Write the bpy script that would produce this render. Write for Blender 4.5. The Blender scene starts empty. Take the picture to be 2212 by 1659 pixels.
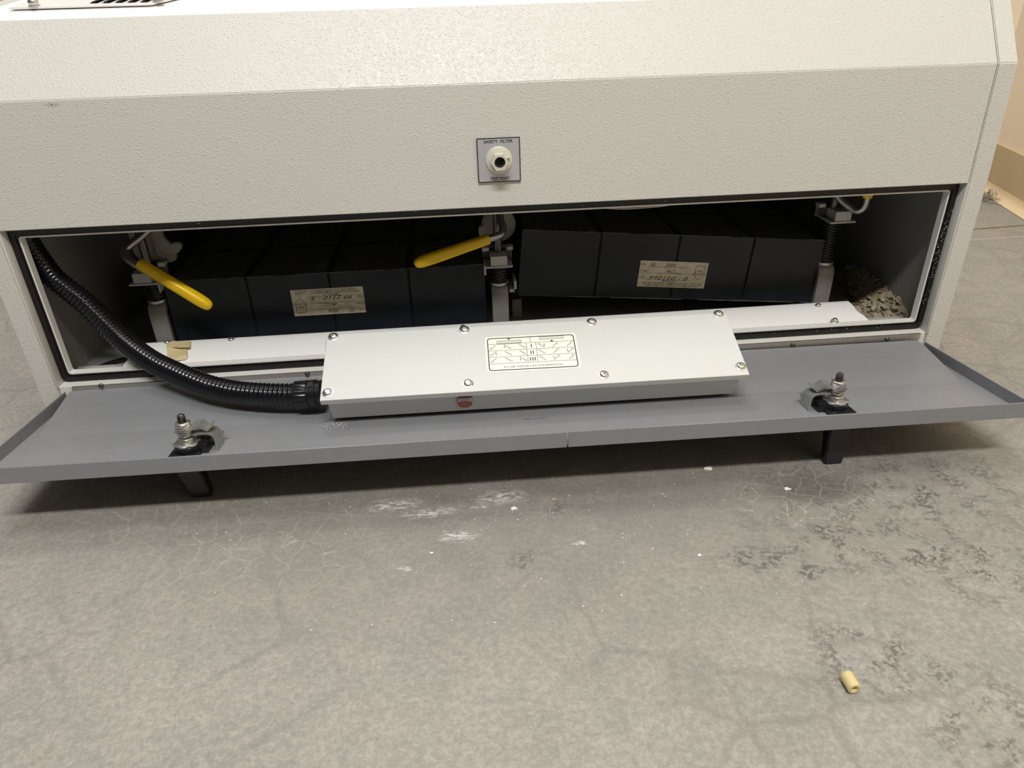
import bpy, bmesh, math, random
from mathutils import Vector, Matrix, noise as mnoise

random.seed(7)
SC = bpy.context.scene
COL = SC.collection
V = Vector

# ---------------------------------------------------------------- camera
FPX, PCX, PCY = 1540.0, 1106.0, 829.5
CAM = V((-0.0479, -0.6983, 0.4168))
RGT = V((0.9959, -0.0867, -0.0268)).normalized()
FWD = V((0.0630, 0.8729, -0.4838)).normalized()
DWN = FWD.cross(RGT).normalized()
RGT = DWN.cross(FWD).normalized()
cd = bpy.data.cameras.new('camera')
cd.sensor_width = 36.0
cd.lens = FPX / 2212.0 * 36.0
cd.clip_start = 0.02
cam = bpy.data.objects.new('camera', cd)
COL.objects.link(cam)
mw = Matrix((RGT, -DWN, -FWD)).transposed().to_4x4()
mw.translation = CAM
cam.matrix_world = mw
SC.camera = cam

# ---------------------------------------------------------------- light
SC.view_settings.view_transform = 'Standard'
SC.view_settings.look = 'None'
SC.view_settings.gamma = 1.0
SC.view_settings.use_curve_mapping = False
SC.view_settings.exposure = 0.0
world = bpy.data.worlds.new('world')
SC.world = world
world.use_nodes = True
bg = world.node_tree.nodes['Background']
bg.inputs[0].default_value = (1.0, 0.97, 0.92, 1)
bg.inputs[1].default_value = 0.035


def area(name, loc, sx, sy, power, color, look=(0, 0, 0)):
    d = bpy.data.lights.new(name, 'AREA')
    d.shape = 'RECTANGLE'
    d.size, d.size_y = sx, sy
    d.energy = power
    d.color = color
    o = bpy.data.objects.new(name, d)
    COL.objects.link(o)
    o.location = loc
    o.rotation_euler = (0, 0, 0)
    return o


WHITE = (1.0, 0.992, 0.972)
area('ceiling_fluorescent', (-0.10, -1.55, 2.55), 1.2, 0.22, 70, WHITE)
area('ceiling_fluorescent_overhead', (-0.10, -0.25, 2.60), 1.2, 0.60, 14, WHITE)
area('ceiling_fluorescent_far', (-0.45, 0.80, 2.60), 1.2, 0.60, 18, WHITE)


# ---------------------------------------------------------------- pixel helpers
def ray(u, v):
    return RGT * ((u - PCX) / FPX) + DWN * ((v - PCY) / FPX) + FWD


def atY(u, v, y):
    d = ray(u, v)
    return CAM + d * ((y - CAM.y) / d.y)


def atZ(u, v, z):
    d = ray(u, v)
    return CAM + d * ((z - CAM.z) / d.z)


def onplane(u, v, p0, n):
    d = ray(u, v)
    return CAM + d * ((p0 - CAM).dot(n) / d.dot(n))


# ---------------------------------------------------------------- materials
MATS = {}


def mat(name, col, rough=0.5, metal=0.0, spec=0.5, coat=0.0):
    m = bpy.data.materials.new(name)
    m.use_nodes = True
    b = m.node_tree.nodes['Principled BSDF']
    b.inputs['Base Color'].default_value = (*col, 1)
    b.inputs['Roughness'].default_value = rough
    b.inputs['Metallic'].default_value = metal
    b.inputs['Specular IOR Level'].default_value = spec
    b.inputs['Coat Weight'].default_value = coat
    MATS[name] = m
    return m


class NT:
    """small node helper"""
    def __init__(s, m):
        s.t = m.node_tree
        s.b = s.t.nodes['Principled BSDF']
        tc = s.t.nodes.new('ShaderNodeTexCoord')
        s.co = tc.outputs['Object']
        g = s.t.nodes.new('ShaderNodeNewGeometry')
        s.wp = g.outputs['Position']

    def n(s, typ, **kw):
        nd = s.t.nodes.new(typ)
        for k, v in kw.items():
            if hasattr(nd, k) and k not in nd.inputs:
                setattr(nd, k, v)
            else:
                s.set(nd.inputs[k], v)
        return nd

    def set(s, inp, v):
        if isinstance(v, bpy.types.NodeSocket):
            s.t.links.new(v, inp)
        else:
            inp.default_value = v

    def noise(s, co, scale, detail=2.0, rough=0.5, dist=0.0):
        nd = s.t.nodes.new('ShaderNodeTexNoise')
        s.t.links.new(co, nd.inputs['Vector'])
        nd.inputs['Scale'].default_value = scale
        nd.inputs['Detail'].default_value = detail
        nd.inputs['Roughness'].default_value = rough
        nd.inputs['Distortion'].default_value = dist
        return nd.outputs['Fac']

    def voro(s, co, scale, feature='F1', smooth=None):
        nd = s.t.nodes.new('ShaderNodeTexVoronoi')
        nd.feature = feature
        s.t.links.new(co, nd.inputs['Vector'])
        nd.inputs['Scale'].default_value = scale
        return nd.outputs['Distance']

    def ramp(s, fac, stops):
        nd = s.t.nodes.new('ShaderNodeValToRGB')
        s.t.links.new(fac, nd.inputs[0])
        el = nd.color_ramp.elements
        while len(el) < len(stops):
            el.new(0.5)
        for e, (p, c) in zip(el, stops):
            e.position = p
            e.color = (c, c, c, 1) if isinstance(c, (int, float)) else (*c, 1)
        return nd.outputs[0]

    def math(s, op, a, b=None, clamp=False):
        nd = s.t.nodes.new('ShaderNodeMath')
        nd.operation = op
        nd.use_clamp = clamp
        s.set(nd.inputs[0], a)
        if b is not None:
            s.set(nd.inputs[1], b)
        return nd.outputs[0]

    def vmath(s, op, a, b):
        nd = s.t.nodes.new('ShaderNodeVectorMath')
        nd.operation = op
        s.set(nd.inputs[0], a)
        s.set(nd.inputs[1], b)
        return nd.outputs[0] if op not in ('LENGTH', 'DISTANCE') else nd.outputs['Value']

    def mix(s, fac, a, b, mode='MIX'):
        nd = s.t.nodes.new('ShaderNodeMix')
        nd.data_type = 'RGBA'
        nd.blend_type = mode
        s.set(nd.inputs[0], fac)
        for i, v in ((6, a), (7, b)):
            if isinstance(v, tuple):
                v = (*v, 1)
            s.set(nd.inputs[i], v)
        return nd.outputs[2]

    def bump(s, h, strength, dist):
        nd = s.t.nodes.new('ShaderNodeBump')
        nd.inputs['Strength'].default_value = strength
        nd.inputs['Distance'].default_value = dist
        s.t.links.new(h, nd.inputs['Height'])
        s.t.links.new(nd.outputs[0], s.b.inputs['Normal'])
        return nd

    def color(s, c):
        s.t.links.new(c, s.b.inputs['Base Color'])

    def roughness(s, r):
        s.t.links.new(r, s.b.inputs['Roughness'])


def grainy(name, col, rough, var=0.06, scale=60, bump=0.0, bscale=400, **kw):
    m = mat(name, col, rough, **kw)
    t = NT(m)
    f = t.noise(t.wp, scale, 3)
    a = tuple(max(0, c * (1 - var)) for c in col)
    b = tuple(c * (1 + var) for c in col)
    t.color(t.mix(f, a, b))
    t.roughness(t.ramp(t.noise(t.wp, scale * 2.3, 2), [(0.3, max(0.03, rough - 0.06)), (0.7, min(1, rough + 0.06))]))
    if bump:
        t.bump(t.noise(t.wp, bscale, 2), bump, 0.0006)
    return m


# textured off-white cabinet paint: raised nubs over fine orange peel
m = mat('textured_paint', (0.62, 0.615, 0.57), 0.42)
t = NT(m)
nub = t.ramp(t.noise(t.wp, 760, 1.0, 0.4, 0.3), [(0.50, 0.0), (0.68, 1.0)])
big = t.ramp(t.voro(t.wp, 320), [(0.06, 1.0), (0.32, 0.0)])
fine = t.noise(t.wp, 620, 1.5)
hgt = t.math('ADD', t.math('ADD', t.math('MULTIPLY', nub, 0.50), t.math('MULTIPLY', big, 1.0)), t.math('MULTIPLY', fine, 0.35))
t.bump(hgt, 0.60, 0.00045)
tone = t.noise(t.wp, 7, 2)
smp = atY(110, 227, 0.0045)
smd = t.vmath('LENGTH', t.vmath('MULTIPLY', t.vmath('SUBTRACT', t.wp, (smp.x, smp.y, smp.z)), (1 / .010, 20, 1 / .0025)), (0, 0, 0))
smf = t.math('MULTIPLY', t.ramp(smd, [(0.2, 0.75), (1.0, 0.0)]), t.ramp(t.noise(t.wp, 700, 3, .7), [(0.48, 0.0), (0.56, 1.0)]))
t.color(t.mix(smf, t.mix(tone, (0.60, 0.60, 0.55), (0.635, 0.62, 0.575)), (0.10, 0.075, 0.06)))
t.roughness(t.ramp(t.noise(t.wp, 220, 1), [(0.35, 0.36), (0.7, 0.5)]))

grainy('smooth_paint', (0.62, 0.61, 0.56), 0.42, 0.03, 30)
grainy('lip_paint', (0.72, 0.71, 0.67), 0.40, 0.04, 80)
grainy('shaded_liner_paint', (0.29, 0.29, 0.27), 0.5, 0.06, 20)  # darker copy of the cabinet paint, compartment shade put into its colour
grainy('rubber', (0.006, 0.0055, 0.005), 0.33, 0.25, 120, 0.15, 500)
grainy('door_paint', (0.225, 0.228, 0.24), 0.42, 0.05, 60, 0.05, 700)
grainy('deck_paint', (0.86, 0.85, 0.83), 0.36, 0.02, 30)
grainy('box_paint', (0.64, 0.65, 0.625), 0.60, 0.012, 40)
grainy('guard_paint', (0.84, 0.84, 0.82), 0.35, 0.02, 60)
grainy('alloy', (0.52, 0.49, 0.45), 0.42, 0.10, 90, metal=0.85)
grainy('zinc', (0.62, 0.61, 0.57), 0.33, 0.10, 150, metal=0.9)
grainy('galvanised', (0.44, 0.45, 0.43), 0.45, 0.12, 200, metal=0.75)
grainy('chrome', (0.80, 0.79, 0.77), 0.24, 0.04, 200, metal=1.0)
grainy('dark_steel', (0.16, 0.155, 0.14), 0.32, 0.2, 200, metal=0.9)
grainy('steel_rod', (0.42, 0.40, 0.37), 0.34, 0.04, 60, metal=1.0)
grainy('post_metal', (0.30, 0.285, 0.26), 0.55, 0.16, 250, metal=0.35)
grainy('bracket_metal', (0.52, 0.515, 0.50), 0.5, 0.05, 200, metal=0.25)
grainy('spring_metal', (0.05, 0.055, 0.05), 0.35, 0.15, 300, metal=0.7)
grainy('nylon', (0.34, 0.315, 0.265), 0.5, 0.05, 100)
grainy('yellow_vinyl', (0.78, 0.50, 0.004), 0.36, 0.06, 90)
grainy('black_plastic', (0.010, 0.010, 0.011), 0.30, 0.15, 120)
grainy('conduit_plastic', (0.007, 0.007, 0.009), 0.17, 0.15, 60)
grainy('handle_plastic', (0.012, 0.013, 0.015), 0.42, 0.15, 120)
grainy('filter_card', (0.0095, 0.0125, 0.0185), 0.46, 0.2, 25)
grainy('filter_groove', (0.003, 0.003, 0.0035), 0.7, 0.1, 25)
grainy('frayed_fibre', (0.14, 0.14, 0.14), 0.9, 0.5, 300)
grainy('ink', (0.012, 0.011, 0.012), 0.6, 0.1, 300)
grainy('hand_ink', (0.03, 0.022, 0.016), 0.6, 0.2, 300)
grainy('stamp_ink', (0.05, 0.05, 0.12), 0.6, 0.2, 300)
grainy('sticker_cream', (0.86, 0.855, 0.75), 0.42, 0.01, 60)
grainy('plate_silver', (0.50, 0.50, 0.515), 0.36, 0.10, 120, metal=0.25)
grainy('fitting_nylon', (0.62, 0.59, 0.49), 0.42, 0.05, 120)
grainy('bore', (0.02, 0.02, 0.018), 0.6, 0.1, 100)
grainy('orange_print', (0.52, 0.085, 0.04), 0.5, 0.1, 300)
grainy('sticker_grey', (0.24, 0.23, 0.20), 0.5, 0.05, 300)
grainy('sticker_white', (0.60, 0.58, 0.54), 0.5, 0.05, 300)
grainy('masking_tape', (0.58, 0.48, 0.26), 0.55, 0.12, 160, 0.3, 300)
grainy('tube_rubber', (0.66, 0.54, 0.27), 0.5, 0.06, 120)
grainy('crumb', (0.40, 0.335, 0.225), 0.9, 0.25, 130, 0.4, 700)
grainy('flake_white', (0.82, 0.82, 0.80), 0.6, 0.06, 300)
grainy('dust', (0.33, 0.28, 0.23), 0.95, 0.3, 300)
grainy('vent_paint', (0.78, 0.77, 0.76), 0.35, 0.02, 40)
grainy('wall_paint', (0.93, 0.80, 0.62), 0.55, 0.03, 5, 0.1, 60)
grainy('base_vinyl', (0.60, 0.47, 0.29), 0.5, 0.06, 12)
grainy('cove_vinyl', (0.80, 0.64, 0.40), 0.45, 0.06, 14)

# aged paper label
m = mat('aged_paper', (0.5, 0.43, 0.27), 0.6)
t = NT(m)
t.color(t.mix(t.ramp(t.noise(t.wp, 90, 4, 0.6), [(0.35, 0), (0.68, 1)]), (0.66, 0.59, 0.40), (0.86, 0.80, 0.66)))

# fine black mesh over the carbon (wires under half a millimetre)
m = mat('carbon_mesh', (0.016, 0.016, 0.018), 0.42)
t = NT(m)
mp = t.n('ShaderNodeMapping')
t.t.links.new(t.co, mp.inputs['Vector'])
dis = t.vmath('ADD', mp.outputs[0], t.vmath('MULTIPLY', t.n('ShaderNodeTexNoise', Scale=25.0).outputs['Color'], (0.004, 0.004, 0.0)))
wx = t.t.nodes.new('ShaderNodeTexWave'); wx.bands_direction = 'X'; wx.inputs['Scale'].default_value = 140
wy = t.t.nodes.new('ShaderNodeTexWave'); wy.bands_direction = 'Y'; wy.inputs['Scale'].default_value = 105
t.t.links.new(dis, wx.inputs['Vector']); t.t.links.new(dis, wy.inputs['Vector'])
hm = t.math('MAXIMUM', wx.outputs['Fac'], wy.outputs['Fac'])
t.color(t.mix(t.ramp(hm, [(0.6, 0), (0.95, 1)]), (0.004, 0.004, 0.005), (0.13, 0.13, 0.135)))
t.bump(hm, 0.5, 0.0008)

# concrete
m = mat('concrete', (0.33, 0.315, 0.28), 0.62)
t = NT(m)
wp = t.wp
warp = t.vmath('ADD', wp, t.vmath('MULTIPLY', t.n('ShaderNodeTexNoise', Vector=wp, Scale=60.0, Detail=3.0).outputs['Color'], (0.010, 0.010, 0.0)))
cloud = t.noise(wp, 9, 4, 0.55)
mott = t.noise(wp, 70, 4, 0.65)
grit = t.noise(wp, 420, 2.5, 0.7)
c = t.mix(t.ramp(cloud, [(0.3, 0), (0.72, 1)]), (0.385, 0.368, 0.325), (0.475, 0.446, 0.392))
c = t.mix(t.ramp(mott, [(0.35, 0.0), (0.7, 1.0)]), t.mix(0.35, c, (0.30, 0.285, 0.25)), c)
grit2 = t.noise(wp, 190, 4, 0.75)
cell = t.ramp(t.voro(warp, 40), [(0.25, 0.0), (0.75, 1.0)])
c = t.mix(t.math('MULTIPLY', cell, 0.22), c, (0.27, 0.26, 0.225))
hue = t.noise(wp, 24, 2)
c = t.mix(t.ramp(hue, [(0.42, 0.0), (0.68, 0.4)]), c, (0.47, 0.405, 0.36))
c = t.mix(t.ramp(hue, [(0.32, 0.35), (0.5, 0.0)]), c, (0.33, 0.335, 0.29))
c = t.mix(t.ramp(grit2, [(0.28, 0.55), (0.55, 0.0)]), c, (0.22, 0.21, 0.185))
c = t.mix(t.ramp(grit2, [(0.50, 0.0), (0.74, 0.35)]), c, (0.62, 0.595, 0.535))
c = t.mix(t.ramp(grit, [(0.25, 0.45), (0.5, 0.0)]), c, (0.22, 0.21, 0.185))
c = t.mix(t.ramp(grit, [(0.58, 0.0), (0.8, 0.4)]), c, (0.64, 0.62, 0.565))


def blob(cx, cy, rx, ry, soft=0.6):
    """soft ellipse mask on the floor, edge broken by noise"""
    d = t.vmath('LENGTH', t.vmath('MULTIPLY', t.vmath('SUBTRACT', warp, (cx + 0.005, cy + 0.005, 0)), (1 / rx, 1 / ry, 0)), (0, 0, 0))
    return t.ramp(d, [(max(0, 1 - soft), 1.0), (1.0, 0.0)])


def union(ms):
    o = ms[0]
    for k in ms[1:]:
        o = t.math('MAXIMUM', o, k)
    return o


# pale craquelure where the old sealer has crazed
crz = t.ramp(t.voro(warp, 42, 'DISTANCE_TO_EDGE'), [(0.002, 1.0), (0.020, 0.0)])
crz2 = t.ramp(t.voro(warp, 110, 'DISTANCE_TO_EDGE'), [(0.004, 0.7), (0.028, 0.0)])
P = [atZ(560, 1180, 0), atZ(300, 1110, 0), atZ(1750, 1070, 0), atZ(900, 1060, 0), atZ(1250, 1060, 0)]
mk = union([blob(P[0].x, P[0].y, .17, .13, .7), blob(P[1].x, P[1].y, .16, .06, .8), blob(P[2].x, P[2].y, .13, .09, .7)])
mk2 = union([mk, t.math('MULTIPLY', blob(P[3].x, P[3].y, .2, .06, .8), 0.5), t.math('MULTIPLY', blob(P[4].x, P[4].y, .16, .05, .8), .5)])
crack_light = t.math('MULTIPLY', t.math('MAXIMUM', crz, t.math('MULTIPLY', crz2, 0.6)), mk2)
film_shade = t.math('MULTIPLY', blob(0.05, -0.10, .62, .27, .75), t.ramp(t.noise(wp, 14, 4, 0.6), [(0.25, 0.45), (0.6, 1.0)]))  # dark sealer film, with the shade near the cabinet painted in
c = t.mix(t.math('MULTIPLY', film_shade, 0.72), c, (0.205, 0.195, 0.165))
c = t.mix(t.math('MULTIPLY', mk, 0.22), c, (0.27, 0.26, 0.215))
# dark worn patches on the right-hand side
dk = t.math('MULTIPLY', t.ramp(t.noise(warp, 48, 3, 0.55), [(0.46, 0.0), (0.58, 1.0)]), t.ramp(t.noise(wp, 230, 4, 0.7), [(0.47, 0.0), (0.53, 1.0)]))
PD = [atZ(1760, 1055, 0), atZ(1990, 1060, 0), atZ(1780, 1160, 0), atZ(1980, 1180, 0), atZ(2110, 1220, 0), atZ(1640, 1210, 0), atZ(1880, 1420, 0), atZ(2120, 1560, 0), atZ(1740, 1240, 0), atZ(1190, 1095, 0), atZ(1150, 1210, 0)]
RD = [(.075, .05), (.12, .07), (.07, .05), (.07, .05), (.06, .05), (.04, .02), (.05, .04), (.04, .06), (.03, .02), (.02, .012), (.02, .012)]
dm = union([blob(p.x, p.y, r[0] * 1.3, r[1] * 1.3, .8) for p, r in zip(PD, RD)])
core = blob(PD[0].x, PD[0].y, .06, .028, .5)
dark = t.math('MAXIMUM', t.math('MULTIPLY', dk, dm), t.math('MULTIPLY', core, 0.80))
c = t.mix(t.math('MULTIPLY', dark, 0.85), c, (0.105, 0.092, 0.078))
c = t.mix(t.math('MULTIPLY', crack_light, 0.55), c, (0.58, 0.54, 0.44))
# faint dark map cracking everywhere
mc = t.ramp(t.voro(warp, 15, 'DISTANCE_TO_EDGE'), [(0.0, 1.0), (0.06, 0.0)])
mcm = t.ramp(t.noise(wp, 6, 3), [(0.40, 0.0), (0.58, 1.0)])
c = t.mix(t.math('MULTIPLY', t.math('MULTIPLY', mc, mcm), 0.42), c, (0.22, 0.205, 0.18))
# white scuffs
sc_n = t.ramp(t.noise(t.vmath('MULTIPLY', wp, (110, 330, 1)), 1.0, 4, 0.8), [(0.47, 0.0), (0.56, 1.0)])
PS = [(850, 1090, .030, .012), (930, 1108, .030, .009), (1085, 1074, .030, .013), (990, 1160, .020, .010), (875, 1227, .008, .004), (1035, 1095, .012, .004), (1250, 1172, .008, .003), (1530, 1012, .006, .005)]
sm = union([blob(atZ(a, b, 0).x, atZ(a, b, 0).y, e, f, .7) for a, b, e, f in PS])
c = t.mix(t.math('MULTIPLY', t.math('MULTIPLY', sc_n, sm), 0.9), c, (0.80, 0.79, 0.76))
# ochre spots
oc = t.ramp(t.voro(wp, 11), [(0.05, 0.5), (0.10, 0.0)])
c = t.mix(t.math('MULTIPLY', oc, t.ramp(mott, [(.45, 0), (.6, .6)])), c, (0.36, 0.29, 0.17))
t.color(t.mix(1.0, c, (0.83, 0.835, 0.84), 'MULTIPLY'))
t.roughness(t.ramp(mott, [(0.3, 0.5), (0.7, 0.72)]))
t.bump(t.math('ADD', t.math('MULTIPLY', grit, 0.5), t.math('MULTIPLY', mott, 0.8)), 0.45, 0.0011)


# ---------------------------------------------------------------- mesh helpers
def frame(o, x, y, z):
    M_ = Matrix((V(x).normalized(), V(y).normalized(), V(z).normalized())).transposed().to_4x4()
    M_.translation = V(o)
    return M_


ID = Matrix.Identity(4)


def B():
    return bmesh.new()


def bx(bm, lo, hi, M_=ID, bev=0.0, seg=2):
    t_ = bmesh.new()
    bmesh.ops.create_cube(t_, size=1.0)
    lo, hi = V(lo), V(hi)
    for v in t_.verts:
        v.co = V([(lo[i] + hi[i]) / 2 + v.co[i] * (hi[i] - lo[i]) for i in range(3)])
    if bev:
        bmesh.ops.bevel(t_, geom=t_.edges[:], offset=bev, segments=seg, affect='EDGES', profile=0.5)
    join(bm, t_, M_)
    return bm


def join(bm, t_, M_=ID):
    t_.transform(M_)
    me_ = bpy.data.meshes.new('tmp')
    t_.to_mesh(me_)
    t_.free()
    bm.from_mesh(me_)
    bpy.data.meshes.remove(me_)


def prism(bm, poly, h0, h1, M_=ID, bev=0.0, seg=2):
    """polygon (x, y) extruded from z=h0 to z=h1 in frame M_"""
    t_ = bmesh.new()
    a = [t_.verts.new((p[0], p[1], h0)) for p in poly]
    b = [t_.verts.new((p[0], p[1], h1)) for p in poly]
    n = len(poly)
    t_.faces.new(a[::-1])
    t_.faces.new(b)
    for i in range(n):
        t_.faces.new((a[i], a[(i + 1) % n], b[(i + 1) % n], b[i]))
    bmesh.ops.recalc_face_normals(t_, faces=t_.faces[:])
    if bev:
        bmesh.ops.bevel(t_, geom=t_.edges[:], offset=bev, segments=seg, affect='EDGES')
    join(bm, t_, M_)
    return bm


def lathe(bm, prof, n=24, M_=ID, cap=True):
    """profile of (r, z) spun about z"""
    t_ = bmesh.new()
    rings = []
    for r, z in prof:
        if r < 1e-7:
            rings.append([t_.verts.new((0, 0, z))])
        else:
            rings.append([t_.verts.new((r * math.cos(2 * math.pi * i / n), r * math.sin(2 * math.pi * i / n), z)) for i in range(n)])
    for a, b in zip(rings, rings[1:]):
        for i in range(n):
            j = (i + 1) % n
            if len(a) == 1 and len(b) == 1:
                continue
            if len(a) == 1:
                t_.faces.new((a[0], b[j], b[i]))
            elif len(b) == 1:
                t_.faces.new((a[i], a[j], b[0]))
            else:
                t_.faces.new((a[i], a[j], b[j], b[i]))
    if cap:
        for r in (rings[0], rings[-1]):
            if len(r) > 2:
                t_.faces.new(r)
    bmesh.ops.recalc_face_normals(t_, faces=t_.faces[:])
    join(bm, t_, M_)
    return bm


def catmull(pts, n=12):
    out = []
    P_ = [pts[0] * 2 - pts[1]] + pts + [pts[-1] * 2 - pts[-2]]
    for i in range(1, len(P_) - 2):
        p0, p1, p2, p3 = P_[i - 1:i + 3]
        for k in range(n):
            s = k / n
            out.append(0.5 * ((2 * p1) + (p2 - p0) * s + (2 * p0 - 5 * p1 + 4 * p2 - p3) * s * s + (3 * p1 - p0 - 3 * p2 + p3) * s ** 3))
    out.append(pts[-1].copy())
    return out


def resample(pts, step):
    out = [pts[0].copy()]
    acc = 0.0
    for a, b in zip(pts, pts[1:]):
        L = (b - a).length
        while acc + L >= step:
            f = (step - acc) / L
            a = a + (b - a) * f
            out.append(a.copy())
            L = (b - a).length
            acc = 0.0
        acc += L
    return out


def sweep(bm, pts, rad, n=12, cap=True, xs=None, up=V((0, 0, 1))):
    """tube along pts; rad number, list or function(i); xs: list of unit cross-section points"""
    t_ = bmesh.new()
    tang = []
    for i in range(len(pts)):
        a = pts[max(0, i - 1)]
        b = pts[min(len(pts) - 1, i + 1)]
        tang.append((b - a).normalized())
    u = up - tang[0] * up.dot(tang[0])
    u.normalize()
    rings = []
    if xs is None:
        xs = [(math.cos(2 * math.pi * k / n), math.sin(2 * math.pi * k / n)) for k in range(n)]
    n = len(xs)
    for i, p in enumerate(pts):
        u = u - tang[i] * u.dot(tang[i])
        u.normalize()
        w = tang[i].cross(u)
        r = rad(i) if callable(rad) else (rad[i] if isinstance(rad, (list, tuple)) else rad)
        rings.append([t_.verts.new(p + (u * q[0] + w * q[1]) * r) for q in xs])
    for a, b in zip(rings, rings[1:]):
        for k in range(n):
            t_.faces.new((a[k], a[(k + 1) % n], b[(k + 1) % n], b[k]))
    if cap:
        t_.faces.new(rings[0][::-1])
        t_.faces.new(rings[-1])
    bmesh.ops.recalc_face_normals(t_, faces=t_.faces[:])
    join(bm, t_)
    return bm


def sheet(bm, rows, M_=ID, thick=0.0):
    """grid of points -> surface"""
    t_ = bmesh.new()
    vs = [[t_.verts.new(p) for p in r] for r in rows]
    for a, b in zip(vs, vs[1:]):
        for i in range(len(a) - 1):
            t_.faces.new((a[i], a[i + 1], b[i + 1], b[i]))
    if thick:
        bmesh.ops.recalc_face_normals(t_, faces=t_.faces[:])
        bmesh.ops.solidify(t_, geom=t_.faces[:], thickness=thick)
    join(bm, t_, M_)
    return bm


def smooth_by_angle(me_, ang=math.radians(42)):
    for p in me_.polygons:
        p.use_smooth = True
    bm = bmesh.new()
    bm.from_mesh(me_)
    for e in bm.edges:
        if len(e.link_faces) == 2 and e.calc_face_angle(0) > ang:
            e.smooth = False
        elif len(e.link_faces) != 2:
            e.smooth = False
    bm.to_mesh(me_)
    bm.free()


BASE = {}


def thing(name, base, label, cat, group=None):
    o = bpy.data.objects.new(name, None)
    o.empty_display_size = 0.02
    COL.objects.link(o)
    o.location = base
    o['label'] = label
    o['category'] = cat
    if group:
        o['group'] = group
    BASE[o.name] = V(base)
    return o


def obj(name, bm, material, parent=None, label=None, cat=None, group=None, kind=None, base=None, smooth=True, ang=42):
    me_ = bpy.data.meshes.new(name)
    root = parent
    while root is not None and root.parent is not None:
        root = root.parent
    off = BASE[root.name] if root is not None else (V(base) if base is not None else V((0, 0, 0)))
    bm.transform(Matrix.Translation(-off))
    bm.to_mesh(me_)
    bm.free()
    me_.materials.append(MATS[material])
    if smooth:
        smooth_by_angle(me_, math.radians(ang))
    o = bpy.data.objects.new(name, me_)
    COL.objects.link(o)
    if parent is not None:
        o.parent = parent
    else:
        o.location = off
        BASE[o.name] = off
    if label:
        o['label'] = label
    if cat:
        o['category'] = cat
    if group:
        o['group'] = group
    if kind:
        o['kind'] = kind
    return o


def text2d(s, shear=0.0, bold=0.0, spacing=1.0):
    """outline of a line of text -> (verts, faces, width, height) with cap-height box at origin"""
    cu = bpy.data.curves.new('t', 'FONT')
    cu.body = s
    cu.size = 1.0
    cu.shear = shear
    cu.offset = bold
    cu.space_character = spacing
    cu.resolution_u = 3
    o = bpy.data.objects.new('t', cu)
    COL.objects.link(o)
    dg = bpy.context.evaluated_depsgraph_get()
    ev = o.evaluated_get(dg)
    me_ = ev.to_mesh()
    vs = [v.co.copy() for v in me_.vertices]
    fs = [tuple(p.vertices) for p in me_.polygons]
    ev.to_mesh_clear()
    bpy.data.objects.remove(o)
    bpy.data.curves.remove(cu)
    return vs, fs


def put_text(bm, s, x0, y0, w, h, M_, n=0.0002, shear=0.0, bold=0.0, spacing=1.0, align='L'):
    """place text so its box starts at (x0, y0) baseline; h = cap height; w = full width (None keeps aspect)"""
    vs, fs = text2d(s, shear, bold, spacing)
    if not vs:
        return
    minx = min(v.x for v in vs)
    maxx = max(v.x for v in vs)
    capu = 0.69
    sy = h / capu
    sx = (w / (maxx - minx)) if w else sy
    tw = (maxx - minx) * sx
    ox = x0 - (tw / 2 if align == 'C' else 0)
    t_ = bmesh.new()
    nv = [t_.verts.new(((v.x - minx) * sx + ox, v.y * sy + y0, n)) for v in vs]
    for f in fs:
        try:
            t_.faces.new([nv[i] for i in f])
        except ValueError:
            pass
    join(bm, t_, M_)


def flat(bm, poly, M_, n=0.0002):
    t_ = bmesh.new()
    t_.faces.new([t_.verts.new((p[0], p[1], n)) for p in poly])
    join(bm, t_, M_)


def stroke(bm, a, b, w, M_, n=0.0002):
    a, b = V((a[0], a[1])), V((b[0], b[1]))
    d = (b - a).normalized()
    p = V((-d.y, d.x)) * w / 2
    flat(bm, [a - p, b - p, b + p, a + p], M_, n)


def ringflat(bm, c, r, w, M_, n=0.0002, k=16, ry=None):
    ry = ry or r
    t_ = bmesh.new()
    o = [t_.verts.new((c[0] + r * math.cos(2 * math.pi * i / k), c[1] + ry * math.sin(2 * math.pi * i / k), n)) for i in range(k)]
    q = [t_.verts.new((c[0] + (r - w) * math.cos(2 * math.pi * i / k), c[1] + (ry - w) * math.sin(2 * math.pi * i / k), n)) for i in range(k)]
    for i in range(k):
        j = (i + 1) % k
        t_.faces.new((o[i], o[j], q[j], q[i]))
    join(bm, t_, M_)


def rrect(x0, y0, x1, y1, r, k=5):
    pts = []
    for cx, cy, a0 in ((x1 - r, y0 + r, -90), (x1 - r, y1 - r, 0), (x0 + r, y1 - r, 90), (x0 + r, y0 + r, 180)):
        for i in range(k + 1):
            a = math.radians(a0 + 90 * i / k)
            pts.append((cx + r * math.cos(a), cy + r * math.sin(a)))
    return pts


def ringpoly(bm, outer, inner, M_, n=0.0002, h=None):
    """flat band between two polygons with equal vertex count; h gives it depth"""
    t_ = bmesh.new()
    o = [t_.verts.new((p[0], p[1], n)) for p in outer]
    q = [t_.verts.new((p[0], p[1], n)) for p in inner]
    k = len(outer)
    fs = [t_.faces.new((o[i], o[(i + 1) % k], q[(i + 1) % k], q[i])) for i in range(k)]
    if h:
        r = bmesh.ops.extrude_face_region(t_, geom=fs)
        for e in r['geom']:
            if isinstance(e, bmesh.types.BMVert):
                e.co.z += h
        bmesh.ops.recalc_face_normals(t_, faces=t_.faces[:])
    join(bm, t_, M_)


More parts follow.
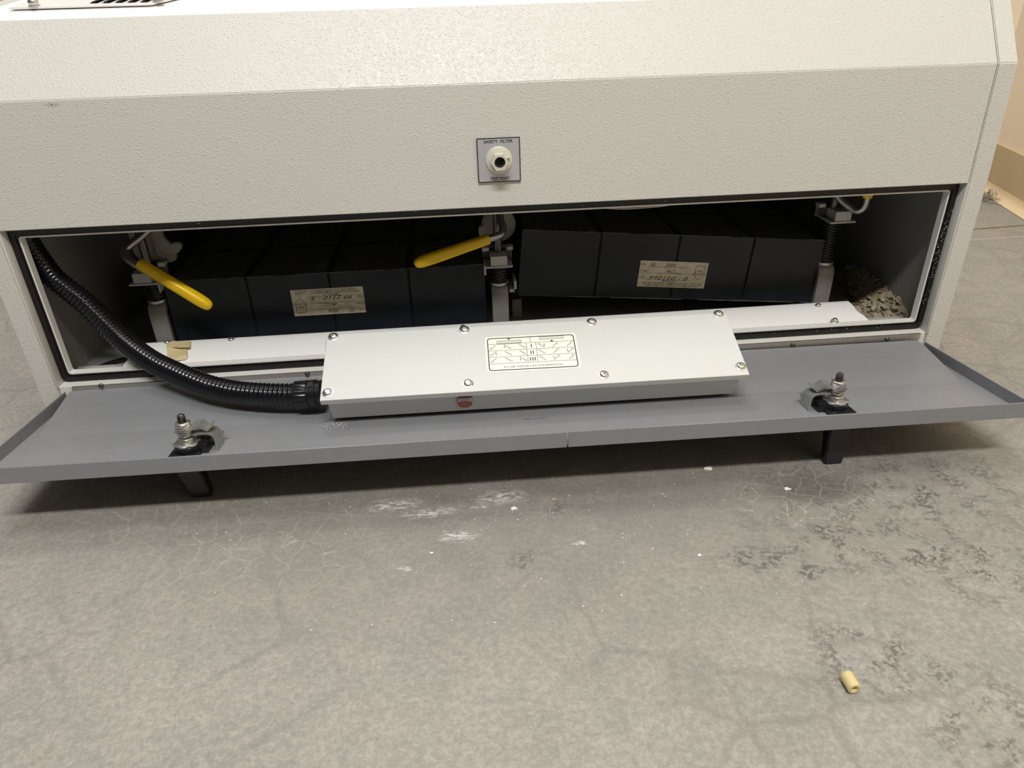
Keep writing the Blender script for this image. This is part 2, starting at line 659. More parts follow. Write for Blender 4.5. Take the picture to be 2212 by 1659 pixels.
def pan_screw(M_, r, h, parent, material='chrome', washer=None):
    """domed screw head with a cross recess, axis = z of M_"""
    b = B()
    if washer:
        lathe(b, [(0, 0), (washer, 0), (washer, h * 0.18), (r * 0.98, h * 0.26)], 20, M_, cap=False)
    prof = [(r, 0), (r, h * 0.45), (r * 0.93, h * 0.72), (r * 0.75, h * 0.90), (r * 0.45, h * 0.98), (0, h)]
    lathe(b, prof, 20, M_, cap=False)
    bx(b, (-r * 0.5, -r * 0.09, h * 0.9), (r * 0.5, r * 0.09, h * 1.005), M_)
    bx(b, (-r * 0.09, -r * 0.5, h * 0.9), (r * 0.09, r * 0.5, h * 1.005), M_)
    return obj('screw', b, material, parent, ang=60)


# ================================================================ setting
b = B()
t_ = bmesh.new()
vs = [t_.verts.new(p) for p in ((-3, -3, 0), (3, -3, 0), (3, 3, 0), (-3, 3, 0))]
t_.faces.new(vs)
r_ = bmesh.ops.extrude_face_region(t_, geom=t_.faces[:])
for e in r_['geom']:
    if isinstance(e, bmesh.types.BMVert):
        e.co.z -= 0.05
bmesh.ops.recalc_face_normals(t_, faces=t_.faces[:])
join(b, t_)
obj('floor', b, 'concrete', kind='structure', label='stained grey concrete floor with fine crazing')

CORNER = V((1.150, 0.875, 0))
WD = V((-0.2526, -0.9676, 0)).normalized()      # wall_right, towards the viewer
WN = V((-WD.y, WD.x, 0)) * -1                   # into the room
if WN.x > 0:
    WN = -WN
BD = V((-0.9676, 0.2526, 0)).normalized()       # wall_back, running left
MR = frame(CORNER, WD, -WN, (0, 0, 1))          # x along wall, y out of the room, z up
if MR.to_3x3().determinant() < 0:
    MR = frame(CORNER, WD, -WN, (0, 0, -1))
MRs = Matrix(((WD.x, -WN.x, 0, CORNER.x), (WD.y, -WN.y, 0, CORNER.y), (0, 0, 1, 0), (0, 0, 0, 1)))


def wbox(lo, hi, axis_x, axis_y, o):
    bm = B()
    Mx = Matrix(((axis_x.x, axis_y.x, 0, o.x), (axis_x.y, axis_y.y, 0, o.y), (0, 0, 1, 0), (0, 0, 0, 1)))
    bx(bm, lo, hi, Mx)
    bmesh.ops.recalc_face_normals(bm, faces=bm.faces[:])
    return bm


obj('wall_right', wbox((0, 0, 0), (2.3, 0.1, 2.8), WD, -WN, CORNER), 'wall_paint', kind='structure', label='cream painted wall running beside the cabinet')
obj('wall_back', wbox((0, 0, 0), (3.2, 0.1, 2.8), BD, V((-WD.x, -WD.y, 0)), CORNER), 'wall_paint', kind='structure', label='cream painted wall behind the cabinet')
bb = obj('baseboard_right', wbox((0.0, -0.006, 0.012), (2.3, 0, 0.098), WD, -WN, CORNER), 'base_vinyl', kind='structure', label='tan vinyl baseboard on the cream wall')
# cove toe of the baseboard: curved foot
cv = B()
rows = []
for i in range(7):
    a = math.pi / 2 * i / 6
    y = -0.006 - 0.018 * (1 - math.sin(a))
    z = 0.001 + 0.020 * (1 - math.cos(a))
    rows.append([V((0.0, y, z)), V((2.3, y, z))])
rows.append([V((0, 0.0, 0.021)), V((2.3, 0.0, 0.021))])
sheet(cv, rows, MRs)
obj('cove', cv, 'cove_vinyl', bb)
obj('baseboard_back', wbox((0.0, -0.006, 0.0), (3.2, 0, 0.098), BD, V((-WD.x, -WD.y, 0)), CORNER), 'base_vinyl', kind='structure', label='tan vinyl baseboard behind the cabinet')
# sawn joints in the slab beyond the cabinet: thin fillets of sealant
for k, (a, c_, wd) in enumerate(((atZ(2100, 496, 0), atZ(2212, 487, 0), .004), (atZ(2092, 519, 0), atZ(2205, 512, 0), .0022))):
    d = (c_ - a).normalized()
    b = B()
    Mx = frame(a - d * 0.25, d, V((-d.y, d.x, 0)), (0, 0, 1))
    bx(b, (0, -wd / 2, -0.002), (0.62, wd / 2, 0.0007), Mx)
    grainy('joint_%d' % k, ((0.20, 0.135, 0.07), (0.55, 0.50, 0.41))[k], 0.8, 0.2, 60)
    obj('trim_%d' % (k + 1), b, 'joint_%d' % k, kind='structure', label=('brown filled joint line in the concrete slab', 'pale hairline joint in the concrete slab')[k])

# ================================================================ cabinet
CB = thing('equipment_cabinet', (0, 0.25, 0), 'low off-white textured steel cabinet with its lower access door hanging open', 'cabinet')
ZO, YC, ZC, YT, ZT = 0.230, 0.0053, 0.3427, 0.0453, 0.405
TS = 0.12                                       # slope of the top deck
YB = 0.60
ZB = ZT + (YB - YT) * TS
XS, XO = 0.4797, 0.500


def wall_profile(y_in):
    return [(0.0, 0.0), (0.0, ZO), (YC, ZC), (YT, ZT), (YB, ZB), (YB, 0.0)]


# side panels: full-height slabs with the same front profile; small gap = seam beside the upper panel
for sgn in (-1, 1):
    b = B()
    Mx = Matrix(((0, 0, 1, 0), (1, 0, 0, 0), (0, 1, 0, 0), (0, 0, 0, 1)))
    xa, xm = XS + 0.0004, 0.4930
    front = [(0.0, 0.0), (0.0, ZO), (YC, ZC), (YT, ZT), (YB, ZB), (YB, ZB - .02), (.06, ZT - .02), (.022, ZC - .03), (.020, ZO), (.020, 0.0)]
    rear = [(.0195, 0.0), (.0195, ZO), (.0215, ZC - .03), (.0595, ZT - .0205), (YB - .0005, ZB - .0195), (YB - .0005, 0.0)]
    if sgn > 0:
        prism(b, front, xa, XO, Mx, 0.0010, 2)
        prism(b, rear, xm, XO - .0004, Mx)
    else:
        prism(b, front, -XO, -xa, Mx, 0.0010, 2)
        prism(b, rear, -XO + .0004, -xm, Mx)
    obj('side_panel', b, 'textured_paint', CB, ang=14)
# upper panel: front face, slope and deck folded from one sheet
b = B()
Mx = Matrix(((0, 0, 1, 0), (1, 0, 0, 0), (0, 1, 0, 0), (0, 0, 0, 1)))
th = 0.002
outer = [(0.0, ZO), (YC, ZC), (YT, ZT)]
inner = [(YT + .002, ZT - th), (YC + th, ZC - .001), (0.012, ZC - .1), (0.012, ZO)]
prism(b, outer + inner, -XS + 0.0006, XS - 0.0006, Mx, 0.0007, 2)
obj('upper_panel', b, 'textured_paint', CB, ang=14)
b = B()
prism(b, [(YT + .0002, ZT - .0004), (YT + .0012, ZT + .0006), (YB, ZB + .0006), (YB, ZB - .002), (YT + .0002, ZT - .002)], -XS + .0006, XS - .0006, Mx, .0004, 2)
obj('deck_panel', b, 'deck_paint', CB)
# base plinth under the opening, back, inner liner
b = B()
bx(b, (-XS, 0.0015, 0.0), (XS, 0.05, 0.0610), bev=0.001)
obj('base_frame', b, 'smooth_paint', CB)
b = B()
bx(b, (-XS, YB - 0.01, 0.0), (XS, YB, ZB - 0.003))
obj('back_panel', b, 'smooth_paint', CB)
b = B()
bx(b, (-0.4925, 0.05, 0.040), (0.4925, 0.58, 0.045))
obj('compartment_floor', b, 'shaded_liner_paint', CB)
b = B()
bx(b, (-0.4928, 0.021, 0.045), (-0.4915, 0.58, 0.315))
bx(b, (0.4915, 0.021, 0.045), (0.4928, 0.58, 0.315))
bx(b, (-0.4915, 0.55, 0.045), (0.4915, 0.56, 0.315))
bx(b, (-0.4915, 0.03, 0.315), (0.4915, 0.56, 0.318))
obj('compartment_liner', b, 'shaded_liner_paint', CB)
# recess return behind the front face (smooth paint), gasket, lip
MF = Matrix(((1, 0, 0, 0), (0, 0, 1, 0), (0, 1, 0, 0), (0, 0, 0, 1)))    # (x, z, y)


def fring(x, z0, z1, r):
    return rrect(-x, z0, x, z1, r, 6)


b = B()
ringpoly(b, fring(.4797, .058, .233, .001), fring(.4697, .066, .2245, .003), MF, 0.0165, 0.003)
obj('recess_flange', b, 'smooth_paint', CB)
for sgn in (-1, 1):
    b = B()
    bx(b, (sgn * .4799 - .0008, 0.0003, 0.060), (sgn * .4799 + .0008, 0.018, ZO - .0002), bev=.0003, seg=2)
    obj('recess_return', b, 'smooth_paint', CB)
gk = B()
for k, (o, i, y) in enumerate(((.4795, .4757, .0118), (.4761, .4724, .0108), (.4728, .4692, .0120))):
    zo0, zo1 = .0612 + (.4795 - o), .2310 - (.4795 - o)
    zi0, zi1 = .0612 + (.4795 - i), .2310 - (.4795 - i)
    ringpoly(gk, fring(o, zo0, zo1, .0078 - k * .0018), fring(i, zi0, zi1, .0060 - k * .0018), MF, y, 0.0165 - y)
bmesh.ops.bevel(gk, geom=[e for e in gk.edges if e.calc_face_angle(0) > 0.7 and len(e.link_faces) == 2], offset=0.0005, segments=2, affect='EDGES')
obj('door_gasket', gk, 'rubber', CB, label='black rubber door seal around the opening')
b = B()
ringpoly(b, fring(.4696, .0708, .2214, .0035), fring(.4680, .0723, .2199, .0022), MF, .0104, 0.0085)
obj('opening_lip', b, 'lip_paint', CB)
# hinge strip under the sill
hg = B()
bx(hg, (-.4650, -0.0012, 0.0545), (.4720, 0.0016, 0.0610))
hs = obj('hinge_strip', hg, 'alloy', CB, label='bare aluminium hinge strip below the opening')
for u, v in ((219, 833), (664, 807), (1713, 745), (1916, 732)):
    p = atY(u, v, -0.0012)
    pan_screw(frame(p, (1, 0, 0), (0, 0, 1), (0, -1, 0)), 0.0027, 0.0022, hs, 'dark_steel')

# test port plate on the front panel
pp = B()
PM = frame((-0.0035, 0.0033 - 0.0018, 0.2747), (1, 0.0, 0.0), (0, 0.03, 1), (0, -1, 0.03))
h_ = 0.0206
bx(pp, (-h_, -h_, 0), (h_, h_, 0.0016), PM, 0.0002, 1)
plate = obj('port_plate', pp, 'plate_silver', CB, label='silver square test port plate with black border')
b = B()
ringpoly(b, [(-h_, -h_), (h_, -h_), (h_, h_), (-h_, h_)], [(-h_ + .0009, -h_ + .0009), (h_ - .0009, -h_ + .0009), (h_ - .0009, h_ - .0009), (-h_ + .0009, h_ - .0009)], PM, 0.00175)
obj('border', b, 'ink', plate, smooth=False)
b = B()
put_text(b, 'SAFETY  FILTER', 0.0, 0.0158, 0.0272, 0.0027, PM, 0.0018, bold=0.012, align='C')
obj('lettering', b, 'ink', plate, smooth=False)
b = B()
put_text(b, 'TEST PORT', 0.0005, -0.0188, 0.0182, 0.0029, PM, 0.0018, bold=0.012, align='C')
obj('lettering', b, 'ink', plate, smooth=False)
b = B()
lathe(b, [(0.0050, 0.0016), (0.0128, 0.0016), (0.0128, 0.0026), (0.0122, 0.0031), (0.0090, 0.0033), (0.0074, 0.0040), (0.0050, 0.0042)], 36, PM, cap=False)
bx(b, (0.0065, 0.0020, 0.003), (0.0102, 0.0032, 0.0062), PM, .0004)
obj('washer', b, 'fitting_nylon', plate)
b = B()
PH = PM @ Matrix.Translation((0, 0, 0.004)) @ Matrix.Rotation(math.radians(4), 4, 'Z')
k6 = 6
to = bmesh.new()
hexo = [(0.0081 * math.cos(math.radians(60 * i)), 0.0081 * math.sin(math.radians(60 * i))) for i in range(6)]
# hex body with a round bore: bridge a 24-gon hexagon outline to the bore circle
seg = 24
out2, in2 = [], []
for i in range(seg):
    a = 2 * math.pi * i / seg
    am = (a % (math.pi / 3)) - math.pi / 6
    rh = 0.0070 / math.cos(am)
    out2.append((rh * math.cos(a), rh * math.sin(a)))
    in2.append((0.0052 * math.cos(a), 0.0052 * math.sin(a)))
ringpoly(b, out2, in2, PH, 0.0, 0.0122)
obj('fitting_body', b, 'fitting_nylon', plate)
b = B()
lathe(b, [(0.0052, 0.0), (0.0050, 0.0085), (0.0036, 0.0086), (0.0034, 0.0060), (0.0, 0.0050)], 24, PH, cap=False)
for i in range(3):
    bx(b, (-.0004, .0006, .0045), (.0004, .0034, .0080), PH @ Matrix.Rotation(math.radians(120 * i + 20), 4, 'Z'))
obj('bore', b, 'bore', plate)

# vent plate on the deck
DN = V((0, -math.sin(math.atan(TS)), math.cos(math.atan(TS))))
DP = V((0, YT, ZT))
pl = [onplane(22, 27, DP, DN), onplane(330, 17.5, DP, DN), onplane(388, 3, DP, DN)]
ey = DN.cross(V((1, 0, 0))).normalized()
DM = frame(DP, (1, 0, 0), ey, DN)
DMi = DM.inverted()
q = [DMi @ p for p in pl]
yb_ = q[0].y + 0.11
poly = [(q[0].x, q[0].y), (q[1].x, q[1].y), (q[2].x, q[2].y), (q[2].x + 0.002, yb_), (q[0].x, yb_)]
b = B()
prism(b, poly, 0.0002, 0.0012, DM)
vp = obj('vent_backing', b, 'vent_paint', CB)
b = B()
prism(b, [(x, y) for x, y in poly], 0.0022, 0.0040, DM, .0003, 1)
vent = obj('vent_plate', b, 'vent_paint', CB, label='white louvred vent plate screwed to the deck')
for u, v in ((75, 14), (342, 4)):
    p = DMi @ onplane(u, v, DP + DN * 0.004, DN)
    Ms = DM @ Matrix.Translation((p.x, p.y, 0.0040))
    s_ = B()
    lathe(s_, [(0, 0), (.0052, 0), (.0052, .001), (.0040, .0014), (.0044, .0018), (.0046, .0044), (.0036, .0060), (.0, .0066)], 20, Ms, cap=False)
    obj('screw', s_, 'zinc', vent)
for i in range(6):
    u = 202 + i * 27
    p = DMi @ onplane(u, 7.5 - i * 0.55, DP + DN * 0.004, DN)
    b = B()
    Ml = DM @ Matrix.Translation((p.x, p.y, 0.0040))
    # louvre: a slot with a raised hood leaning over it
    bx(b, (-.0034, 0.0, 0.0000), (.0026, .050, .0003), Ml)
    prism(b, [(-.0034, 0.0), (.0004, 0.0), (.0042, .0022), (.0038, .0026), (-.0010, .0016)], -.05, 0.0,
          Ml @ Matrix(((1, 0, 0, 0), (0, 0, -1, 0), (0, 1, 0, 0), (0, 0, 0, 1))))
    obj('louvre', b, 'rubber', vent)

# white guard sheet along the bottom of the opening, inside the lip
GX0, GX1 = -0.4185, 0.4205
gp = [(0.021, 0.0695), (0.026, 0.0722), (0.034, 0.0755), (0.042, 0.0782), (0.050, 0.0797), (0.056, 0.0800), (0.060, 0.0785), (0.062, 0.074), (0.062, 0.060)]
def gz(y):
    return .0695 + .0105 * math.sin(min(1.0, (y - .021) / .036) * math.pi / 2)


gp = [(.021 + .039 * k / 14, gz(.021 + .039 * k / 14)) for k in range(15)] + [(.0612, .0792), (.0618, .0780), (.0620, .0600)]
gi = [(y + .0002, z - .0012) for y, z in gp[:15]] + [(.0606, .0775), (.0608, .0600)]
loop = gp + gi[::-1]
b = B()
t_ = bmesh.new()
rings = []
for side_ in (0, 1, 2, 3):
    rg = []
    for y, z in loop:
        f = max(0, min(1, (y - .024) / .016))
        f = f * f * (3 - 2 * f)
        x = (GX0 + .007 * f, GX0 + .020, GX1 - .020, GX1 - .0075 * f)[side_]
        rg.append(t_.verts.new((x, y, z)))
    rings.append(rg)
n_ = len(loop)
for a, c_ in zip(rings, rings[1:]):
    for i in range(n_):
        t_.faces.new((a[i], a[(i + 1) % n_], c_[(i + 1) % n_], c_[i]))
for rg in (rings[0], rings[-1]):
    for k in range(len(gi) - 1):
        t_.faces.new((rg[k], rg[k + 1], rg[n_ - 2 - k], rg[n_ - 1 - k]))
bmesh.ops.recalc_face_normals(t_, faces=t_.faces[:])
join(b, t_)
guard = obj('guard_sheet', b, 'guard_paint', CB, label='white bent guard sheet behind the lower lip')
for u, v, z in ((1767, 661, .0795), (1803, 693, .0735), (362, 741, .0795), (1000, 708, .0790), (500, 735, .0795)):
    p = atZ(u, v, z)
    pan_screw(frame(p - V((0, 0, .0008)), (1, 0, 0), (0, 1, .3), (0, -.3, 1)), 0.0032, 0.0042, guard, 'zinc', 0.0042)
# loose clear tube sagging below the top lip
pts = [V((0.03, 0.036, 0.229)), V((0.075, 0.030, 0.2215)), atY(1330, 450, .026), atY(1400, 447, .025), atY(1450, 441, .026), V((0.23, 0.030, 0.2235)), V((0.28, 0.036, 0.229))]
b = B()
sweep(b, catmull(pts, 8), 0.0012, 8)
obj('loose_tube', b, 'nylon', CB)
# dark cable on the compartment floor at the left
pts = [atZ(190, 806, .049), atZ(225, 788, .049), atZ(262, 776, .0495), atZ(300, 768, .0495)]
b = B()
sweep(b, catmull(pts, 8), 0.0022, 8)
obj('floor_cable', b, 'black_plastic', CB)

# ---------------------------------------------------------------- filter clamps
def clamp(xc, yc, zs, zbr, lever, grip, xr, cam_shape):
    """xc post centre, zs washer height, zbr flange height"""
    b = B()
    # post: thick strap folded over at the top
    prof = [(0.0, .045), (0.0, zs - .010), (0.002, zs - .004), (0.006, zs - .0005), (0.030, zs), (0.030, zs - .006), (0.010, zs - .006), (.006, zs - .012), (0.006, .045)]
    Mx_ = Matrix(((0, 0, 1, xc), (1, 0, 0, yc), (0, 1, 0, 0), (0, 0, 0, 1)))
    prism(b, prof, -.0098, .0098, Mx_, .0006, 1)
    post = obj('filter_clamp', b, 'post_metal', CB, label='spring-loaded clamp post')
    cy_ = yc + 0.013
    T_ = Matrix.Translation((xc, cy_, 0))
    b = B()
    lathe(b, [(0, zs), (.0112, zs), (.0116, zs + .0012), (.0112, zs + .0034), (.0, zs + .0036)], 24, T_, cap=False)
    obj('washer', b, 'zinc', post)
    z0, z1 = zs + .0036, zbr
    turns = max(5, int((z1 - z0) / .0036))
    pts = [V((xc + .0098 * math.cos(a), cy_ + .0098 * math.sin(a), z0 + .0006 + (z1 - z0 - .001) * a / (2 * math.pi * turns))) for a in [2 * math.pi * turns * i / (turns * 16) for i in range(turns * 16 + 1)]]
    b = B()
    sweep(b, pts, 0.00115, 6)
    obj('spring', b, 'spring_metal', post)
    b = B()
    bx(b, (xc + xr - .0155, yc - .006, zbr), (xc + xr + .0155, yc + .028, zbr + .0024), bev=.0004, seg=1)
    bx(b, (xc + xr - .0100, yc - .005, zbr + .0024), (xc + xr + .0095, yc + .020, zbr + .0140), bev=.0005, seg=1)
    bx(b, (xc - .0185, yc + .012, zbr + .0150), (xc - .0105, yc + .022, zbr + .0195), bev=.0003, seg=1)
    bx(b, (xc + .0105, yc + .012, zbr + .0150), (xc + .0178, yc + .022, zbr + .0195), bev=.0003, seg=1)
    if xr == 0:
        bx(b, (xc - .0180, yc - .004, zbr - .0085), (xc - .0155, yc + .020, zbr + .0030), bev=.0003, seg=1)
    elif xr < 0:
        bx(b, (xc + .0110, yc - .004, zbr - .0100), (xc + .0125, yc + .020, zbr + .0030), bev=.0003, seg=1)
    obj('bracket', b, 'bracket_metal', post)
    b = B()
    bx(b, (xc - .0178, yc + .021, zbr + .0024), (xc + .0170, yc + .025, zbr + .0190))
    bx(b, (xc - .0100, yc + .016, zbr + .0024), (xc + .0095, yc + .024, zbr + .0140))
    obj('bracket_back', b, 'dark_steel', post)
    b = B()
    lathe(b, [(.0048, zs), (.0048, .262), (.0060, .262), (.0060, .285), (.0, .285)], 16, T_, cap=True)
    lathe(b, [(.0068, .205), (.0068, .212)], 16, T_)
    obj('shaft', b, 'dark_steel', post)
    b = B()
    Mc = Matrix(((1, 0, 0, xc), (0, 0, -1, yc + .034), (0, 1, 0, 0), (0, 0, 0, 1)))
    for poly_, a, d in cam_shape:
        prism(b, poly_, a, d, Mc, .0009, 2)
    obj('cam', b, 'nylon', post, label='off-white plastic cam')
    b = B()
    sweep(b, catmull(lever, 8), 0.0042, 20)
    obj('lever', b, 'steel_rod', post)
    # dipped vinyl grip: oval, swelling to a blunt flattened tip
    gpts = [grip[0] + (grip[1] - grip[0]) * s for s in (0, .02, .1, .25, .45, .65, .82, .91, .96, .99, 1.0)]
    rr = [.0058, .0062, .0063, .0065, .0067, .0069, .0070, .0066, .0056, .0038, .0012]
    xs2 = []
    for k in range(20):
        a = 2 * math.pi * k / 20
        cx_, sy_ = math.cos(a), math.sin(a)
        e = 3.6
        rr_ = (abs(cx_) ** e + abs(sy_) ** e) ** (-1 / e)
        xs2.append((cx_ * rr_ * .88, sy_ * rr_ * .88))
    b = B()
    sweep(b, gpts, rr, xs=xs2)
    obj('grip', b, 'yellow_vinyl', post, label='yellow vinyl lever grip')
    return post


def circ(cx, cy, r, a0=0, a1=360, n=28):
    return [(cx + r * math.cos(math.radians(a0 + (a1 - a0) * i / n)), cy + r * math.sin(math.radians(a0 + (a1 - a0) * i / n))) for i in range(n)]


camL = [([(-.014, .155), (-.012, .150), (.010, .150), (.024, .153), (.027, .157), (.026, .161), (.031, .163), (.036, .169), (.034, .174), (.029, .175), (.024, .173), (.018, .180), (.016, .215), (-.019, .215), (-.019, .165)], 0, .006),
        ([(.008, .158), (.022, .158), (.022, .161), (.013, .163), (.010, .172), (.008, .215), (.005, .215), (.006, .165)], .006, .0075)]
camM = [(circ(.003, .1755, .0200), 0, .005), (circ(.003, .1755, .0175), .005, .0062), ([(-.019, .150), (-.011, .150), (-.011, .215), (-.014, .215), (-.014, .178), (-.021, .174), (-.021, .168)], .0, .007)]
camR = [(circ(.0, .215, .018), 0, .005), ([(.014, .176), (.019, .174), (.022, .178), (.018, .183)], 0, .006)]
YCOL = 0.094
clamp(-.3985, YCOL, .1115, .1375,
      [atY(330, 488, .098), atY(303, 512, .090), atY(283, 528, .084), atY(270, 541, .078), atY(273, 556, .072), atY(290, 570, .068), atY(318, 586, .065), atY(340, 599, .062)],
      (atY(300, 569, .066), atY(457, 664, .050)), -.0035, camL)
clamp(-.0015, YCOL, .1095, .1350,
      [atY(1078, 455, .098), atY(1081, 475, .092), atY(1086, 493, .086), atY(1083, 505, .080), atY(1068, 512, .075), atY(1050, 517, .072), atY(1020, 527, .070)],
      (atY(1056, 516, .072), atY(895, 571, .052)), 0.0, camM)
# small ledge under the tilted filter and a second post further back
mid = [o for o in CB.children if o.name.startswith('filter_clamp')][-1]
b = B()
p0, p1 = atY(1101, 632, YCOL), atY(1117, 607, YCOL)
bx(b, (p0.x, YCOL, p0.z), (p1.x - .0006, YCOL + .03, p0.z + .0042), bev=.0003, seg=1)
bx(b, (p1.x - .0038, YCOL, p0.z), (p1.x - .0006, YCOL + .03, p1.z), bev=.0003, seg=1)
obj('filter_ledge', b, 'bracket_metal', mid)
b = B()
bx(b, (.0165, .150, .045), (.0290, .162, .0700), bev=.0006, seg=1)
obj('rear_post', b, 'post_metal', CB)
clamp(.3990, YCOL, .1120, .1665,
      [atY(1798, 405, .100), atY(1815, 430, .094), atY(1838, 448, .086), atY(1852, 455, .080), atY(1866, 448, .074), atY(1873, 432, .070), atY(1876, 415, .066), atY(1879, 400, .062)],
      (atY(1873, 423, .067), atY(1895, 360, .050)), .0045, camR)

# ---------------------------------------------------------------- door (open, resting on its latch handles)
yh, zh, DL = 0.0, 0.0562, 0.170
ex = V((1, -.0085, -.0018)).normalized()
ed = V((-.0085, -.9960, .0889)).normalized()
en = ed.cross(ex)
if en.z < 0:
    en = -en
DO = V((0, yh, zh))
# local door coordinates: x across, d outwards, n up
MD = Matrix(((ex.x, ed.x, en.x, DO.x), (ex.y, ed.y, en.y, DO.y), (ex.z, ed.z, en.z, DO.z), (0, 0, 0, 1)))


def dbox(bm, lo, hi, bev=0.0, seg=2):
    bx(bm, lo, hi, MD, bev, seg)


def fixn(bm):
    bmesh.ops.recalc_face_normals(bm, faces=bm.faces[:])
    return bm


PN = -0.012                                     # pan level below the lip tops
XD = 0.4722
b = B()
dbox(b, (-XD + .0008, 0.006, PN - .0015), (XD - .0008, DL - .0009, PN))
fixn(b)
door = obj('access_door', b, 'door_paint', CB, label='grey pan-shaped access door folded down on its hinge')
b = B()
slit = (onplane(1226, 948, DO + ed * DL, ed) - DO).dot(ex)
dbox(b, (-XD, DL - .0016, PN - .0035), (slit - .0004, DL, 0), .0004, 1)
obj('front_lip', fixn(b), 'door_paint', door)
b = B()
dbox(b, (slit + .0004, DL - .0016, PN - .0035), (XD, DL, 0), .0004, 1)
obj('front_lip', fixn(b), 'door_paint', door)
for s in (-1, 1):
    b = B()
    x0, x1 = (XD - .0016, XD) if s > 0 else (-XD, -XD + .0016)
    dbox(b, (x0, 0.008, PN - .0035), (x1, DL, 0), .0004, 1)
    obj('side_lip', fixn(b), 'door_paint', door)
b = B()
# ramp: inner sheet from hinge level down to the pan
cr = 0.090
rp = [(-.4595, .0012), (-.4640, .0022), (-.4668, .0052), (-.4675, .0110)]
left = rp + [(-.4610, cr - .006), (-.4575, cr)]
outl = [(x, d) for x, d in left] + [(-x, d) for x, d in reversed(left)]
t_ = bmesh.new()


def rn(d):
    return -.0003 + (PN + .0003) * max(0, (d - .001)) / (cr - .001)


top = [t_.verts.new((x, d, rn(d))) for x, d in outl]
bot = [t_.verts.new((x, d, PN - .0002)) for x, d in outl]
t_.faces.new(top)
for i in range(len(outl)):
    j = (i + 1) % len(outl)
    t_.faces.new((top[i], top[j], bot[j], bot[i]))
join(b, t_, MD)
obj('inner_ramp', fixn(b), 'door_paint', door)
b = B()
st = onplane(1155, 906, DO + en * PN, en) - DO
MT = frame(DO + ex * (st.dot(ex)) + ed * st.dot(ed) + en * PN, ex, -ed, en)
put_text(b, 'DEC 2 2 1997', 0, 0, .0215, .0021, MT, .0002, align='C', spacing=1.1)
obj('date_stamp', b, 'stamp_ink', door, smooth=False)


